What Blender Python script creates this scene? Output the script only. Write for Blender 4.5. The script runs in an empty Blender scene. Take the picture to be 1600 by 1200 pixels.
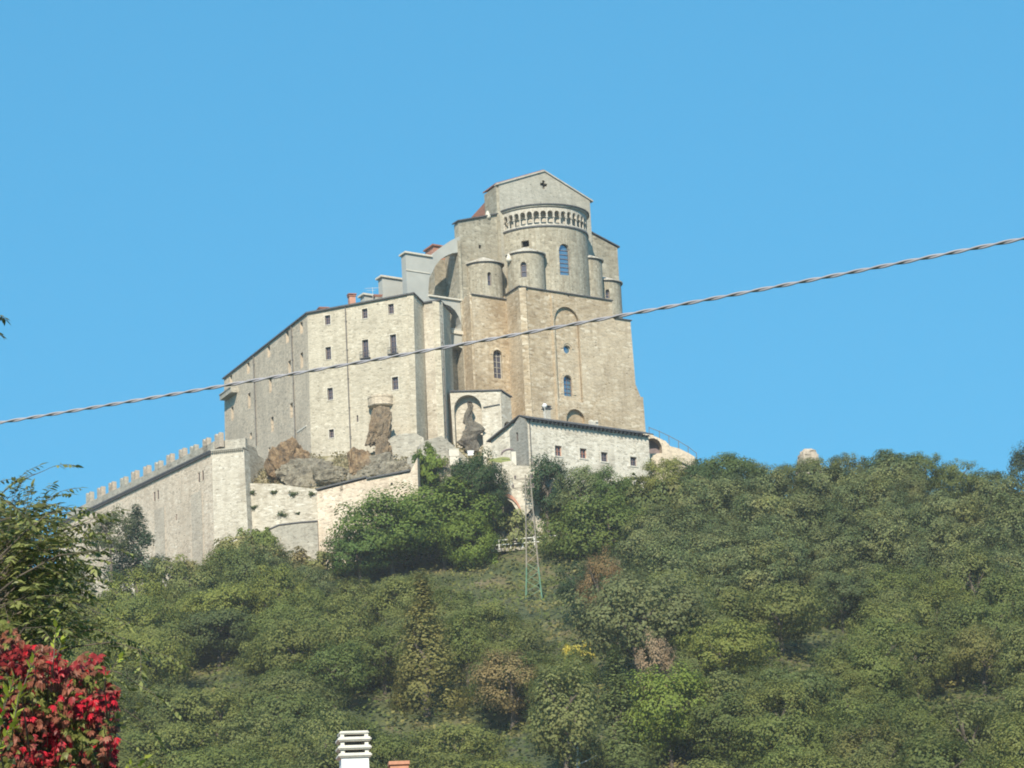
import bpy, bmesh, math, random
import numpy as np
from mathutils import Vector, Matrix, noise
from mathutils.geometry import tessellate_polygon
S = bpy.context.scene
COL = S.collection
R_ = math.radians
# ------------------------------------------------------------------ camera
FPX, PITCH, ROLL, CAMZ = 5000.0, R_(13.5), R_(-2.9), 1.7
cam_d = bpy.data.cameras.new('camera'); cam = bpy.data.objects.new('camera', cam_d); COL.objects.link(cam)
CM = Matrix.Rotation(math.pi/2 + PITCH, 3, 'X') @ Matrix.Rotation(ROLL, 3, 'Z')
cam.matrix_world = Matrix.Translation((0, 0, CAMZ)) @ CM.to_4x4()
cam_d.sensor_width = 36; cam_d.lens = 36*FPX/1600; cam_d.clip_start = 0.5; cam_d.clip_end = 20000
S.camera = cam
# ------------------------------------------------------------------ sun, sky, exposure
SUN_AZ, SUN_EL = -7.0, 36.0          # degrees to the right of straight behind the camera, height
sd = Vector((math.sin(R_(SUN_AZ))*math.cos(R_(SUN_EL)), -math.cos(R_(SUN_AZ))*math.cos(R_(SUN_EL)), math.sin(R_(SUN_EL))))
sl = bpy.data.lights.new('sun', 'SUN'); sl.energy = 4.7; sl.angle = R_(0.5); sl.color = (1, .90, .74)
so = bpy.data.objects.new('sun', sl); so.rotation_euler = sd.to_track_quat('Z', 'Y').to_euler(); COL.objects.link(so)
so.location = (20, -30, 60)
W = bpy.data.worlds.new('World'); S.world = W; W.use_nodes = True
wt = W.node_tree; bg = wt.nodes['Background']
sky = wt.nodes.new('ShaderNodeTexSky'); sky.sky_type = 'NISHITA'; sky.sun_disc = False
sky.sun_elevation = R_(SUN_EL); sky.sun_rotation = R_(180 - SUN_AZ)
sky.air_density = 1.0; sky.dust_density = 1.6; sky.ozone_density = 1.5; sky.altitude = 400
tint = wt.nodes.new('ShaderNodeMix'); tint.data_type = 'RGBA'; tint.blend_type = 'MULTIPLY'
tint.inputs[0].default_value = 1; tint.inputs[7].default_value = (0.52, 1.95, 2.9, 1)
gm = wt.nodes.new('ShaderNodeGamma'); gm.inputs[1].default_value = .4; wt.links.new(sky.outputs[0], gm.inputs[0])
wt.links.new(gm.outputs[0], tint.inputs[6]); wt.links.new(tint.outputs[2], bg.inputs[0]); bg.inputs[1].default_value = .10
S.view_settings.view_transform = 'Standard'; S.view_settings.look = 'None'; S.view_settings.gamma = 1
S.view_settings.exposure = 0.55
S.cycles.filter_width = 1.9
S.cycles.max_bounces = 6; S.cycles.transparent_max_bounces = 8; S.cycles.volume_bounces = 0
S.cycles.use_denoising = True

# ------------------------------------------------------------------ pixel geometry of the survey (1600 x 1200)
C0 = Vector((0, 0, CAMZ))
def ray(px, py): return (CM @ Vector(((px-800)/FPX, (600-py)/FPX, -1))).normalized()
def at(px, py, Y):
    d = ray(px, py); return C0 + d*(Y/d.y)
def plan(px, py, Y): p = at(px, py, Y); return Vector((p.x, p.y))
def azd(a): return Vector((math.sin(R_(a)), math.cos(R_(a))))
def cross(a, b): return a.x*b.y - a.y*b.x
def along(p, az, px, py):            # plan point on the line from p in direction az that is seen at pixel
    d = azd(az); r = ray(px, py); r2 = Vector((r.x, r.y)).normalized()
    # p + s d = k r2
    k = cross(p, d)/cross(r2, d)
    return r2*k
def zat(px, py, p2):                 # height seen at pixel at the range of plan point p2
    r = ray(px, py); h = math.hypot(r.x, r.y); return CAMZ + r.z/h*p2.length

# ------------------------------------------------------------------ object helpers
def link(o, parent=None):
    COL.objects.link(o)
    if parent is not None: o.parent = parent
    return o
def tag(o, label=None, cat=None, group=None, kind=None):
    if label: o['label'] = label
    if cat: o['category'] = cat
    if group: o['group'] = group
    if kind: o['kind'] = kind
    return o
def thing(name, label, cat, group=None):
    return tag(link(bpy.data.objects.new(name, None)), label, cat, group)
def place(o, loc):                   # move the Empty to its base, keep the world coordinates of its parts
    o.location = loc
    for c in [c for c in COL.objects if c.parent == o]:
        c.matrix_parent_inverse = Matrix.Translation(loc).inverted()
def uvbox(me, scale=1):
    uv = me.uv_layers.new(name='UVMap')
    n = len(me.loops); co = np.empty(len(me.vertices)*3); me.vertices.foreach_get('co', co); co = co.reshape(-1, 3)
    li = np.empty(n, dtype=np.int32); me.loops.foreach_get('vertex_index', li)
    fn = np.empty(len(me.polygons)*3); me.polygons.foreach_get('normal', fn); fn = fn.reshape(-1, 3)
    lt = np.empty(len(me.polygons), dtype=np.int32); me.polygons.foreach_get('loop_total', lt)
    fl = np.repeat(fn, lt, axis=0); p = co[li]
    hl = np.hypot(fl[:, 0], fl[:, 1]); flat = hl < .3
    hl[flat] = 1
    tx = np.where(flat, 1, -fl[:, 1]/hl); ty = np.where(flat, 0, fl[:, 0]/hl)
    u = p[:, 0]*tx + p[:, 1]*ty; v = np.where(flat, p[:, 1], p[:, 2])
    uv.data.foreach_set('uv', np.stack([u, v], 1).ravel()*scale)
def obj(name, bm, mat, parent=None, smooth=False, recalc=True):
    if recalc: bmesh.ops.recalc_face_normals(bm, faces=bm.faces)
    me = bpy.data.meshes.new(name); bm.to_mesh(me); bm.free(); me.materials.append(mat)
    if smooth: me.shade_smooth()
    me.update(); uvbox(me)
    return link(bpy.data.objects.new(name, me), parent)
def B(): return bmesh.new()
def add_box(bm, c, s, rz=0, M=None):
    m = Matrix.Translation(c) @ Matrix.Rotation(rz, 4, 'Z') @ Matrix.Diagonal((s[0], s[1], s[2], 1))
    if M is not None: m = M @ m
    bmesh.ops.create_cube(bm, size=1, matrix=m)
def add_bar(bm, a, b, w, h=None, seg=4):     # square or round bar
    a = Vector(a); b = Vector(b); d = b-a; L = d.length
    q = d.to_track_quat('Z', 'Y').to_matrix().to_4x4()
    m = Matrix.Translation((a+b)/2) @ q @ Matrix.Rotation(math.pi/4 if seg == 4 else 0, 4, 'Z')
    r = w/2*(1.414 if seg == 4 else 1)
    bmesh.ops.create_cone(bm, cap_ends=True, segments=seg, radius1=r, radius2=(h/2*(1.414 if seg == 4 else 1)) if h else r, depth=L, matrix=m)
def add_tube(bm, pts, rad, seg=8):
    rings = []
    n = len(pts); pts = [Vector(p) for p in pts]
    for i, p in enumerate(pts):
        t = (pts[min(i+1, n-1)]-pts[max(i-1, 0)]).normalized()
        up = Vector((0, 0, 1)) if abs(t.z) < .9 else Vector((1, 0, 0))
        a = t.cross(up).normalized(); b = a.cross(t)
        r = rad[i] if isinstance(rad, (list, tuple)) else rad
        rings.append([bm.verts.new(p + a*math.cos(2*math.pi*k/seg)*r + b*math.sin(2*math.pi*k/seg)*r) for k in range(seg)])
    for i in range(n-1):
        for k in range(seg):
            bm.faces.new((rings[i][k], rings[i][(k+1) % seg], rings[i+1][(k+1) % seg], rings[i+1][k]))
    bm.faces.new(rings[0][::-1]); bm.faces.new(rings[-1])
def np_mesh(name, V, F, mat, parent=None, k=4):
    me = bpy.data.meshes.new(name)
    me.vertices.add(len(V)); me.vertices.foreach_set('co', np.asarray(V, dtype=np.float32).ravel())
    me.loops.add(F.size); me.loops.foreach_set('vertex_index', F.astype(np.int32).ravel())
    me.polygons.add(len(F)); me.polygons.foreach_set('loop_start', np.arange(0, F.size, k, dtype=np.int32))
    me.polygons.foreach_set('loop_total', np.full(len(F), k, dtype=np.int32))
    me.materials.append(mat); me.update(calc_edges=True); me.validate()
    return link(bpy.data.objects.new(name, me), parent)

# ------------------------------------------------------------------ materials
def newmat(name):
    m = bpy.data.materials.new(name); m.use_nodes = True; return m, m.node_tree, m.node_tree.nodes['Principled BSDF']
def ramp(nt, fac, stops):
    r = nt.nodes.new('ShaderNodeValToRGB'); e = r.color_ramp.elements
    while len(e) < len(stops): e.new(.5)
    for k, (p, c) in enumerate(stops): e[k].position = p; e[k].color = (*c, 1) if len(c) == 3 else c
    nt.links.new(fac, r.inputs[0]); return r.outputs[0]
def mixc(nt, fac, a, b, mode='MIX'):
    m = nt.nodes.new('ShaderNodeMix'); m.data_type = 'RGBA'; m.blend_type = mode
    for s, v in ((m.inputs[0], fac), (m.inputs[6], a), (m.inputs[7], b)):
        if isinstance(v, (int, float)): s.default_value = v
        elif isinstance(v, tuple): s.default_value = (*v, 1)
        else: nt.links.new(v, s)
    return m.outputs[2]
def noi(nt, vec, scale, detail=4, rough=.55):
    n = nt.nodes.new('ShaderNodeTexNoise'); n.inputs['Scale'].default_value = scale
    n.inputs['Detail'].default_value = detail; n.inputs['Roughness'].default_value = rough
    nt.links.new(vec, n.inputs['Vector']); return n.outputs['Fac']
def masonry(name, base, light, dark, sx=2.2, sy=5.0, patch=.35, bump=.35, stain=None, mottle=.9):
    m, nt, bs = newmat(name); L = nt.links
    tc = nt.nodes.new('ShaderNodeTexCoord')
    mp = nt.nodes.new('ShaderNodeMapping'); mp.inputs['Scale'].default_value = (sx, sy, 1); L.new(tc.outputs['UV'], mp.inputs[0])
    wob = nt.nodes.new('ShaderNodeTexNoise'); wob.inputs['Scale'].default_value = .7; L.new(mp.outputs[0], wob.inputs['Vector'])
    vm = nt.nodes.new('ShaderNodeVectorMath'); vm.operation = 'MULTIPLY_ADD'
    L.new(wob.outputs['Color'], vm.inputs[0]); vm.inputs[1].default_value = (.5, .5, 0); L.new(mp.outputs[0], vm.inputs[2])
    vo = nt.nodes.new('ShaderNodeTexVoronoi'); vo.inputs['Scale'].default_value = 1; L.new(vm.outputs[0], vo.inputs['Vector'])
    sep = nt.nodes.new('ShaderNodeSeparateColor'); L.new(vo.outputs['Color'], sep.inputs[0])
    c = ramp(nt, sep.outputs[0], [(0, dark), (.35, base), (.75, base), (1, light)])
    c = mixc(nt, mottle, base, c)
    # larger mottling stretched along the courses
    mp2 = nt.nodes.new('ShaderNodeMapping'); mp2.inputs['Scale'].default_value = (.9, 2.6, 1); L.new(tc.outputs['UV'], mp2.inputs[0])
    n1 = noi(nt, mp2.outputs[0], 1.0, 6, .65)
    c = mixc(nt, ramp(nt, n1, [(.36, (0, 0, 0)), (.70, (1, 1, 1))]), c, mixc(nt, patch, c, light))
    n2 = noi(nt, tc.outputs['UV'], .16, 5, .6)
    f2 = ramp(nt, n2, [(.42, (0, 0, 0)), (.72, (1, 1, 1))])
    c = mixc(nt, f2, c, mixc(nt, .55, c, stain or dark))
    n5 = noi(nt, tc.outputs['UV'], .07, 3, .5)
    c = mixc(nt, ramp(nt, n5, [(.45, (0, 0, 0)), (.6, (1, 1, 1))]), c, mixc(nt, .3, c, light))
    # vertical streaks of weathering
    mp3 = nt.nodes.new('ShaderNodeMapping'); mp3.inputs['Scale'].default_value = (1.1, .12, 1); L.new(tc.outputs['UV'], mp3.inputs[0])
    n3 = noi(nt, mp3.outputs[0], 1.0, 4, .6)
    c = mixc(nt, ramp(nt, n3, [(.48, (0, 0, 0)), (.72, (.8, .8, .8))]), c, mixc(nt, .5, c, stain or dark))
    # dark holes and joints
    ed = nt.nodes.new('ShaderNodeTexVoronoi'); ed.feature = 'DISTANCE_TO_EDGE'; L.new(vm.outputs[0], ed.inputs['Vector'])
    ed.inputs['Scale'].default_value = 1
    c = mixc(nt, ramp(nt, ed.outputs['Distance'], [(.0, (.45, .45, .45)), (.10, (0, 0, 0))]), c, mixc(nt, .6, c, dark))
    mp4 = nt.nodes.new('ShaderNodeMapping'); mp4.inputs['Scale'].default_value = (1.6, 3.2, 1); L.new(tc.outputs['UV'], mp4.inputs[0])
    n4 = noi(nt, mp4.outputs[0], 1.3, 2, .5)
    c = mixc(nt, ramp(nt, n4, [(.30, (.8, .8, .8)), (.37, (0, 0, 0))]), c, tuple(x*.55 for x in dark))
    L.new(c, bs.inputs['Base Color']); bs.inputs['Roughness'].default_value = .92
    b = nt.nodes.new('ShaderNodeBump'); b.inputs['Strength'].default_value = bump; b.inputs['Distance'].default_value = .12
    h = nt.nodes.new('ShaderNodeMath'); h.operation = 'ADD'; L.new(ed.outputs['Distance'], h.inputs[0]); L.new(n1, h.inputs[1])
    L.new(h.outputs[0], b.inputs['Height']); L.new(b.outputs[0], bs.inputs['Normal'])
    return m
def plain(name, col, rough=.7, var=.25, scale=1.5, metal=0, spec=None, obj_space=True):
    m, nt, bs = newmat(name); tc = nt.nodes.new('ShaderNodeTexCoord')
    n = noi(nt, tc.outputs['Object'], scale, 5, .6)
    c = ramp(nt, n, [(.3, tuple(x*(1-var) for x in col)), (.7, tuple(min(1, x*(1+var)) for x in col))])
    nt.links.new(c, bs.inputs['Base Color']); bs.inputs['Roughness'].default_value = rough; bs.inputs['Metallic'].default_value = metal
    return m
def leafmat(name, trans=.25, var=.45, hue=.03, fixed=None, rough=.6):
    m, nt, bs = newmat(name); L = nt.links
    if fixed: src = None
    oi = nt.nodes.new('ShaderNodeObjectInfo'); ge = nt.nodes.new('ShaderNodeNewGeometry')
    mr = nt.nodes.new('ShaderNodeMapRange'); mr.inputs[3].default_value = 1-var; mr.inputs[4].default_value = 1+var
    L.new(ge.outputs['Random Per Island'], mr.inputs[0])
    tc = nt.nodes.new('ShaderNodeTexCoord'); n = noi(nt, tc.outputs['Object'], .55, 3, .6)
    mr2 = nt.nodes.new('ShaderNodeMapRange'); mr2.inputs[1].default_value = .3; mr2.inputs[2].default_value = .7
    mr2.inputs[3].default_value = .5-hue; mr2.inputs[4].default_value = .5+hue; L.new(n, mr2.inputs[0])
    hs = nt.nodes.new('ShaderNodeHueSaturation'); L.new(mr2.outputs[0], hs.inputs['Hue']); L.new(mr.outputs[0], hs.inputs['Value'])
    if fixed: hs.inputs['Color'].default_value = (*fixed, 1)
    else: L.new(oi.outputs['Color'], hs.inputs['Color'])
    L.new(hs.outputs[0], bs.inputs['Base Color']); bs.inputs['Roughness'].default_value = rough
    bs.inputs['Specular IOR Level'].default_value = .25
    tr = nt.nodes.new('ShaderNodeBsdfTranslucent'); L.new(hs.outputs[0], tr.inputs[0])
    mx = nt.nodes.new('ShaderNodeMixShader'); mx.inputs[0].default_value = trans
    L.new(bs.outputs[0], mx.inputs[1]); L.new(tr.outputs[0], mx.inputs[2]); L.new(mx.outputs[0], nt.nodes['Material Output'].inputs[0])
    return m
M = {}
M['cream'] = masonry('cream_rubble', (.47, .42, .325), (.62, .57, .47), (.27, .235, .175))
M['cream2'] = masonry('pale_rubble', (.49, .445, .36), (.66, .62, .54), (.26, .22, .165), sx=1.8, sy=4.2, patch=.5)
M['pinkw'] = masonry('pinkish_rubble', (.64, .525, .405), (.74, .66, .55), (.32, .255, .19))
M['greyw'] = masonry('grey_rubble', (.38, .35, .29), (.50, .47, .40), (.19, .17, .14), stain=(.2, .19, .16))
M['church'] = masonry('greenish_ashlar', (.315, .285, .22), (.52, .48, .385), (.15, .138, .105), sx=1.3, sy=2.4, patch=.55, stain=(.17, .125, .07), mottle=.8)
M['gable'] = masonry('pale_green_ashlar', (.43, .40, .33), (.57, .535, .455), (.23, .215, .175), sx=1.5, sy=2.6, patch=.3, mottle=.5)
M['podium'] = masonry('brown_ashlar', (.43, .33, .21), (.68, .60, .47), (.20, .14, .08), sx=1.3, sy=2.8, patch=.55, stain=(.21, .145, .08), mottle=.8)
M['render'] = plain('blue_grey_render', (.40, .40, .37), .9, .10, .35)
M['leftw'] = masonry('grey_plastered_rubble', (.55, .455, .34), (.67, .575, .45), (.27, .23, .18), mottle=.9, patch=.5)
M['housew'] = masonry('house_rubble', (.68, .62, .51), (.80, .75, .66), (.33, .29, .23), sx=1.8, sy=4.2)
M['shadew'] = masonry('shaded_rubble', (.25, .245, .22), (.34, .33, .3), (.13, .125, .11))  # shade on the house gable end put into the stone colour
M['merl'] = masonry('merlon_rubble', (.42, .355, .285), (.54, .47, .39), (.22, .18, .14))
M['pale'] = masonry('pale_cut_stone', (.47, .44, .38), (.6, .57, .5), (.3, .26, .21), sx=2.5, sy=3.5, bump=.15)
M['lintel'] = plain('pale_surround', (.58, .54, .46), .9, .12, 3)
M['slate'] = plain('dark_slate_roof', (.085, .085, .09), .75, .35, 3)
M['tile'] = masonry('red_roof_tile', (.36, .15, .10), (.45, .22, .15), (.2, .09, .06), sx=4, sy=3)
M['brick'] = masonry('red_brick', (.46, .22, .15), (.55, .32, .24), (.28, .13, .09), sx=4, sy=9)
M['dark'] = plain('dark_void', (.02, .018, .018), .95, .2)
M['frame'] = plain('window_frame', (.17, .13, .13), .6, .2)
M['iron'] = plain('dark_iron', (.05, .05, .055), .5, .2)
M['pipe'] = plain('drain_pipe', (.13, .12, .11), .6, .2)
M['white'] = plain('white_paint', (.78, .78, .76), .7, .05)
M['railw'] = plain('pale_rail', (.55, .55, .52), .6, .2, 4)
g, nt, bs = newmat('window_glass'); bs.inputs['Base Color'].default_value = (.07, .07, .095, 1); bs.inputs['Roughness'].default_value = .25
M['glass'] = g
g, nt, bs = newmat('sky_lit_glass'); bs.inputs['Base Color'].default_value = (.16, .30, .42, 1); bs.inputs['Roughness'].default_value = .12; bs.inputs['Metallic'].default_value = .6
M['bglass'] = g
def rockmat(name, a, b, c):
    m, nt, bs = newmat(name); tc = nt.nodes.new('ShaderNodeTexCoord'); ob = tc.outputs['Object']
    n = noi(nt, ob, 1.1, 9, .75); n2 = noi(nt, ob, .18, 4, .5)
    vk = nt.nodes.new('ShaderNodeTexVoronoi'); vk.feature = 'DISTANCE_TO_EDGE'; vk.inputs['Scale'].default_value = .45; mpk = nt.nodes.new('ShaderNodeMapping'); mpk.inputs['Rotation'].default_value = (.4, .5, .2); mpk.inputs['Scale'].default_value = (1, 1, .5); nt.links.new(ob, mpk.inputs[0]); nt.links.new(mpk.outputs[0], vk.inputs['Vector'])
    x = ramp(nt, n, [(.38, c), (.5, a), (.62, b)])
    x = mixc(nt, ramp(nt, vk.outputs['Distance'], [(0, (.4, .4, .4)), (.06, (0, 0, 0))]), x, tuple(q*.6 for q in c))
    x = mixc(nt, ramp(nt, n2, [(.42, (0, 0, 0)), (.6, (1, 1, 1))]), x, mixc(nt, .45, x, (.24, .22, .18)))
    nt.links.new(x, bs.inputs['Base Color']); bs.inputs['Roughness'].default_value = .95
    bu = nt.nodes.new('ShaderNodeBump'); bu.inputs['Strength'].default_value = 1; bu.inputs['Distance'].default_value = .8
    nt.links.new(n, bu.inputs['Height']); nt.links.new(bu.outputs[0], bs.inputs['Normal']); return m
M['rock'] = rockmat('orange_rock', (.31, .205, .115), (.45, .32, .19), (.12, .09, .06))
M['rockg'] = rockmat('grey_rock', (.30, .26, .19), (.47, .42, .32), (.10, .085, .06))
M['rockd'] = rockmat('dark_rock', (.17, .145, .115), (.27, .24, .19), (.07, .06, .05))
M['leaf'] = leafmat('foliage_by_tree', .42, .2, .008)
M['bark'] = plain('bark', (.11, .09, .07), .95, .35, 2)

# ------------------------------------------------------------------ facades with pocketed openings
class Facade:
    def __init__(s, p0, p1, back=None):
        s.p0 = p0; d = p1-p0; s.L = d.length; s.d = d/s.L
        n = Vector((s.d.y, -s.d.x)); s.n = n if n.dot(-p0) > 0 else -n
        s.back = back if back is not None else -s.n
        s.holes = []
    def pix(s, px, py):
        r = ray(px, py); r2 = Vector((r.x, r.y)); k = cross(s.p0, s.d)/cross(r2, s.d); q = r2*k
        return ((q-s.p0).dot(s.d), CAMZ + r.z*k)
    def P(s, a, z, dep=0):
        q = s.p0 + s.d*a + s.back*dep if dep >= 0 else s.p0 + s.d*a + s.n*(-dep)
        return Vector((q.x, q.y, z))
    def rect(s, px, py, w, h, rec=.4):
        a, z = s.pix(px, py); lo = [(a-w/2, z-h/2), (a+w/2, z-h/2), (a+w/2, z+h/2), (a-w/2, z+h/2)]
        s.holes.append((lo, rec)); return (a, z, w, h, False, rec)
    def arch(s, px, py, w, h, rec=.4, seg=12):    # px,py centre of the whole opening
        a, z = s.pix(px, py); r = w/2; zc = z+h/2-r
        lo = [(a-r, z-h/2), (a+r, z-h/2)] + [(a+r*math.cos(t), zc+r*math.sin(t)) for t in [math.pi*k/seg for k in range(seg+1)]]
        s.holes.append((lo, rec)); return (a, z, w, h, True, rec)
    def poly(s, pts, rec): s.holes.append(([s.pix(*p) for p in pts], rec))
    def circ(s, px, py, r, rec=.5):
        a, z = s.pix(px, py); s.holes.append(([(a+r*math.cos(2*math.pi*k/20), z+r*math.sin(2*math.pi*k/20)) for k in range(20)], rec))
        return (a, z, 2*r, 2*r, 'o', rec)
    def mesh(s, outline, thick, through=False, bm=None, holes=True):
        bm = bm or B()
        H = s.holes if holes else []
        loops = [outline] + [h[0] for h in H]
        flat = [p for l in loops for p in l]
        vs = [bm.verts.new(s.P(a, z)) for a, z in flat]
        for t in tessellate_polygon([[Vector((a, z, 0)) for a, z in l] for l in loops]):
            try: bm.faces.new([vs[i] for i in t])
            except ValueError: pass
        n0 = len(outline)
        bk = [bm.verts.new(s.P(a, z, thick)) for a, z in outline]
        for i in range(n0):
            j = (i+1) % n0; bm.faces.new((vs[i], vs[j], bk[j], bk[i]))
        if not through:
            bm.faces.new(bk)
        k = n0; hb = []
        for lo, rec in H:
            r = thick if through else rec
            q = [bm.verts.new(s.P(a, z, r)) for a, z in lo]; hb.append(q)
            for i in range(len(lo)):
                j = (i+1) % len(lo); bm.faces.new((vs[k+i], vs[k+j], q[j], q[i]))
            if not through: bm.faces.new(q)
            k += len(lo)
        if through:
            allb = bk + [v for q in hb for v in q]
            for t in tessellate_polygon([[Vector((a, z, 0)) for a, z in l] for l in loops]):
                try: bm.faces.new([allb[i] for i in t])
                except ValueError: pass
        return bm
    def build(s, name, mat, parent, outline, thick=.8, through=False, px=True):
        if px: outline = [s.pix(*p) for p in outline]
        return obj(name, s.mesh(outline, thick, through), mat, parent)
    def slab(s, bm, a0, a1, z0, z1, d0, d1):      # box in facade coordinates
        v = [bm.verts.new(s.P(a, z, d)) for d in (d0, d1) for a, z in ((a0, z0), (a1, z0), (a1, z1), (a0, z1))]
        for f in ((0, 1, 2, 3), (7, 6, 5, 4), (0, 4, 5, 1), (1, 5, 6, 2), (2, 6, 7, 3), (3, 7, 4, 0)): bm.faces.new([v[i] for i in f])
    def window(s, op, parent, frame='frame', glass='glass', bars=(1, 2), fw=.09, surround=None, name='window', label=None, grille=0):
        a, z, w, h, arched, rec = op
        bm = B(); d0, d1 = rec-.14, rec-.06
        if arched == 'o':
            rr = w/2
            for k in range(20):
                t0, t1 = 2*math.pi*k/20, 2*math.pi*(k+1)/20
                v = [bm.verts.new(s.P(a+q*math.cos(t), z+q*math.sin(t), d0)) for q, t in ((rr, t0), (rr, t1), (rr-.12, t1), (rr-.12, t0))]
                bm.faces.new(v)
        else:
            s.slab(bm, a-w/2, a-w/2+fw, z-h/2, z+h/2, d0, d1); s.slab(bm, a+w/2-fw, a+w/2, z-h/2, z+h/2, d0, d1)
            s.slab(bm, a-w/2+fw, a+w/2-fw, z-h/2, z-h/2+fw, d0, d1); s.slab(bm, a-w/2+fw, a+w/2-fw, z+h/2-fw, z+h/2, d0, d1)
            for k in range(bars[0]):
                x = a-w/2 + w*(k+1)/(bars[0]+1); s.slab(bm, x-.035, x+.035, z-h/2+fw, z+h/2-fw, d0+.01, d1)
            for k in range(bars[1]):
                y = z-h/2 + h*(k+1)/(bars[1]+1); s.slab(bm, a-w/2+fw, a+w/2-fw, y-.03, y+.03, d0+.015, d1-.005)
        f = obj(name, bm, M[frame], parent)
        if label: f['label'] = label
        pb = B()
        if arched:
            r = w/2; zc = z+h/2-r if arched is True else z
            lo = [(a-r, z-h/2), (a+r, z-h/2)] if arched is True else []
            T = [math.pi*k/12 for k in range(13)] if arched is True else [2*math.pi*k/20 for k in range(20)]
            lo += [(a+r*math.cos(t), zc+r*math.sin(t)) for t in T]
            pb.faces.new([pb.verts.new(s.P(x, y, rec-.04)) for x, y in lo])
        else: pb.faces.new([pb.verts.new(s.P(x, y, rec-.04)) for x, y in ((a-w/2, z-h/2), (a+w/2, z-h/2), (a+w/2, z+h/2), (a-w/2, z+h/2))])
        obj('pane', pb, M[glass], f)
        if surround:
            sb = B(); t = surround
            s.slab(sb, a-w/2-t, a-w/2, z-h/2-t, z+h/2+t, -.035, .05); s.slab(sb, a+w/2, a+w/2+t, z-h/2-t, z+h/2+t, -.035, .05)
            s.slab(sb, a-w/2, a+w/2, z+h/2, z+h/2+t, -.035, .05); s.slab(sb, a-w/2-t*1.1, a+w/2+t*1.1, z-h/2-t, z-h/2, -.07, .05)
            obj('surround', sb, M['lintel'], f)
        return f

def solid(bm, foot, z0, z1):          # prism over plan polygon; z1 may be a list
    n = len(foot); z1 = z1 if isinstance(z1, (list, tuple)) else [z1]*n
    lo = [bm.verts.new((p[0], p[1], z0)) for p in foot]; hi = [bm.verts.new((p[0], p[1], z)) for p, z in zip(foot, z1)]
    for i in range(n): j = (i+1) % n; bm.faces.new((lo[i], lo[j], hi[j], hi[i]))
    bm.faces.new(lo[::-1]); bm.faces.new(hi)
def sloped(bm, quad, t):              # roof slab from 3D corners, thickness t
    a = [bm.verts.new(p) for p in quad]; b = [bm.verts.new(Vector(p)-Vector((0, 0, t))) for p in quad]; n = len(a)
    bm.faces.new(a); bm.faces.new(b[::-1])
    for i in range(n): j = (i+1) % n; bm.faces.new((a[i], b[i], b[j], a[j]))

#@@TERRAIN
# ------------------------------------------------------------------ terrain
YR, Y0 = 405.0, 200.0
ctl = [(-900, 960), (-400, 950), (0, 940), (120, 935), (300, 925), (420, 905), (500, 890), (600, 880), (700, 868), (780, 850), (850, 838),
       (900, 815), (1000, 800), (1100, 790), (1200, 790), (1300, 790), (1400, 785), (1500, 800), (1600, 815), (2000, 860), (2600, 960)]
cx = [at(a, b, YR).x for a, b in ctl]; cz = [at(a, b, YR).z for a, b in ctl]
def zr(x): return float(np.interp(x, cx, cz))
def terrain(x, y, nz=True):
    t = (y-Y0)/(YR-Y0)
    if t <= 0: return 0.0 if y > -400 else 0
    k = zr(x*(YR/max(y, 250))**.5) if y < YR else zr(x)
    if t <= 1: z = k*(t*.93+.07*t*t) - 3.0*math.sin(math.pi*min(t, 1))*0
    elif y < 520: z = k + .13*min(y-YR, 40)*float(np.interp(x, [at(960, 790, YR).x, at(1060, 790, YR).x], [0, 1])) - .0004*k*(y-YR)
    else: z = k*.954*max(0, 1-(y-520)/700.0)
    if nz and 0 < t: z += (noise.noise(Vector((x*.035, y*.035, 3)))*3.2 + noise.noise(Vector((x*.12, y*.12, 7)))*.9)*min(1, t*3)*(0.25 if y > YR-6 and y < 450 else 1)
    return z
def ground_hit(px, py, ymin=215, ymax=402):
    r = ray(px, py); Y = ymin
    while Y < ymax:
        p = C0 + r*(Y/r.y)
        if p.z < terrain(p.x, p.y): return p
        Y += 1.0
    return C0 + r*(ymax/r.y)
def build_terrain():
    xs = np.concatenate([np.array([-3000, -1200, -600, -350, -220, -160]), np.arange(-130, 131, 3.0), np.array([160, 220, 350, 600, 1200, 3000])])
    ys = np.concatenate([np.array([-1500, -600, -150, -40, 0, 40, 100, 150, 180]), np.arange(200, 450, 3.0), np.array([460, 480, 520, 600, 700, 850, 1000, 1230, 2000, 4000])])
    V = np.array([(x, y, terrain(x, y)) for y in ys for x in xs]); nx = len(xs)
    i = np.arange(len(ys)-1)[:, None]*nx + np.arange(nx-1)[None, :]; i = i.ravel()
    F = np.stack([i, i+1, i+1+nx, i+nx], 1)
    m, nt, bs = newmat('hillside_soil'); tc = nt.nodes.new('ShaderNodeTexCoord')
    n = noi(nt, tc.outputs['Object'], .25, 8, .65)
    nt.links.new(ramp(nt, n, [(.35, (.03, .045, .015)), (.52, (.075, .085, .03)), (.62, (.12, .10, .05)), (.72, (.17, .14, .085))]), bs.inputs['Base Color'])
    bs.inputs['Roughness'].default_value = 1
    o = np_mesh('ground', V, F, m); o.data.shade_smooth(); tag(o, kind='structure')
build_terrain()
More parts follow.
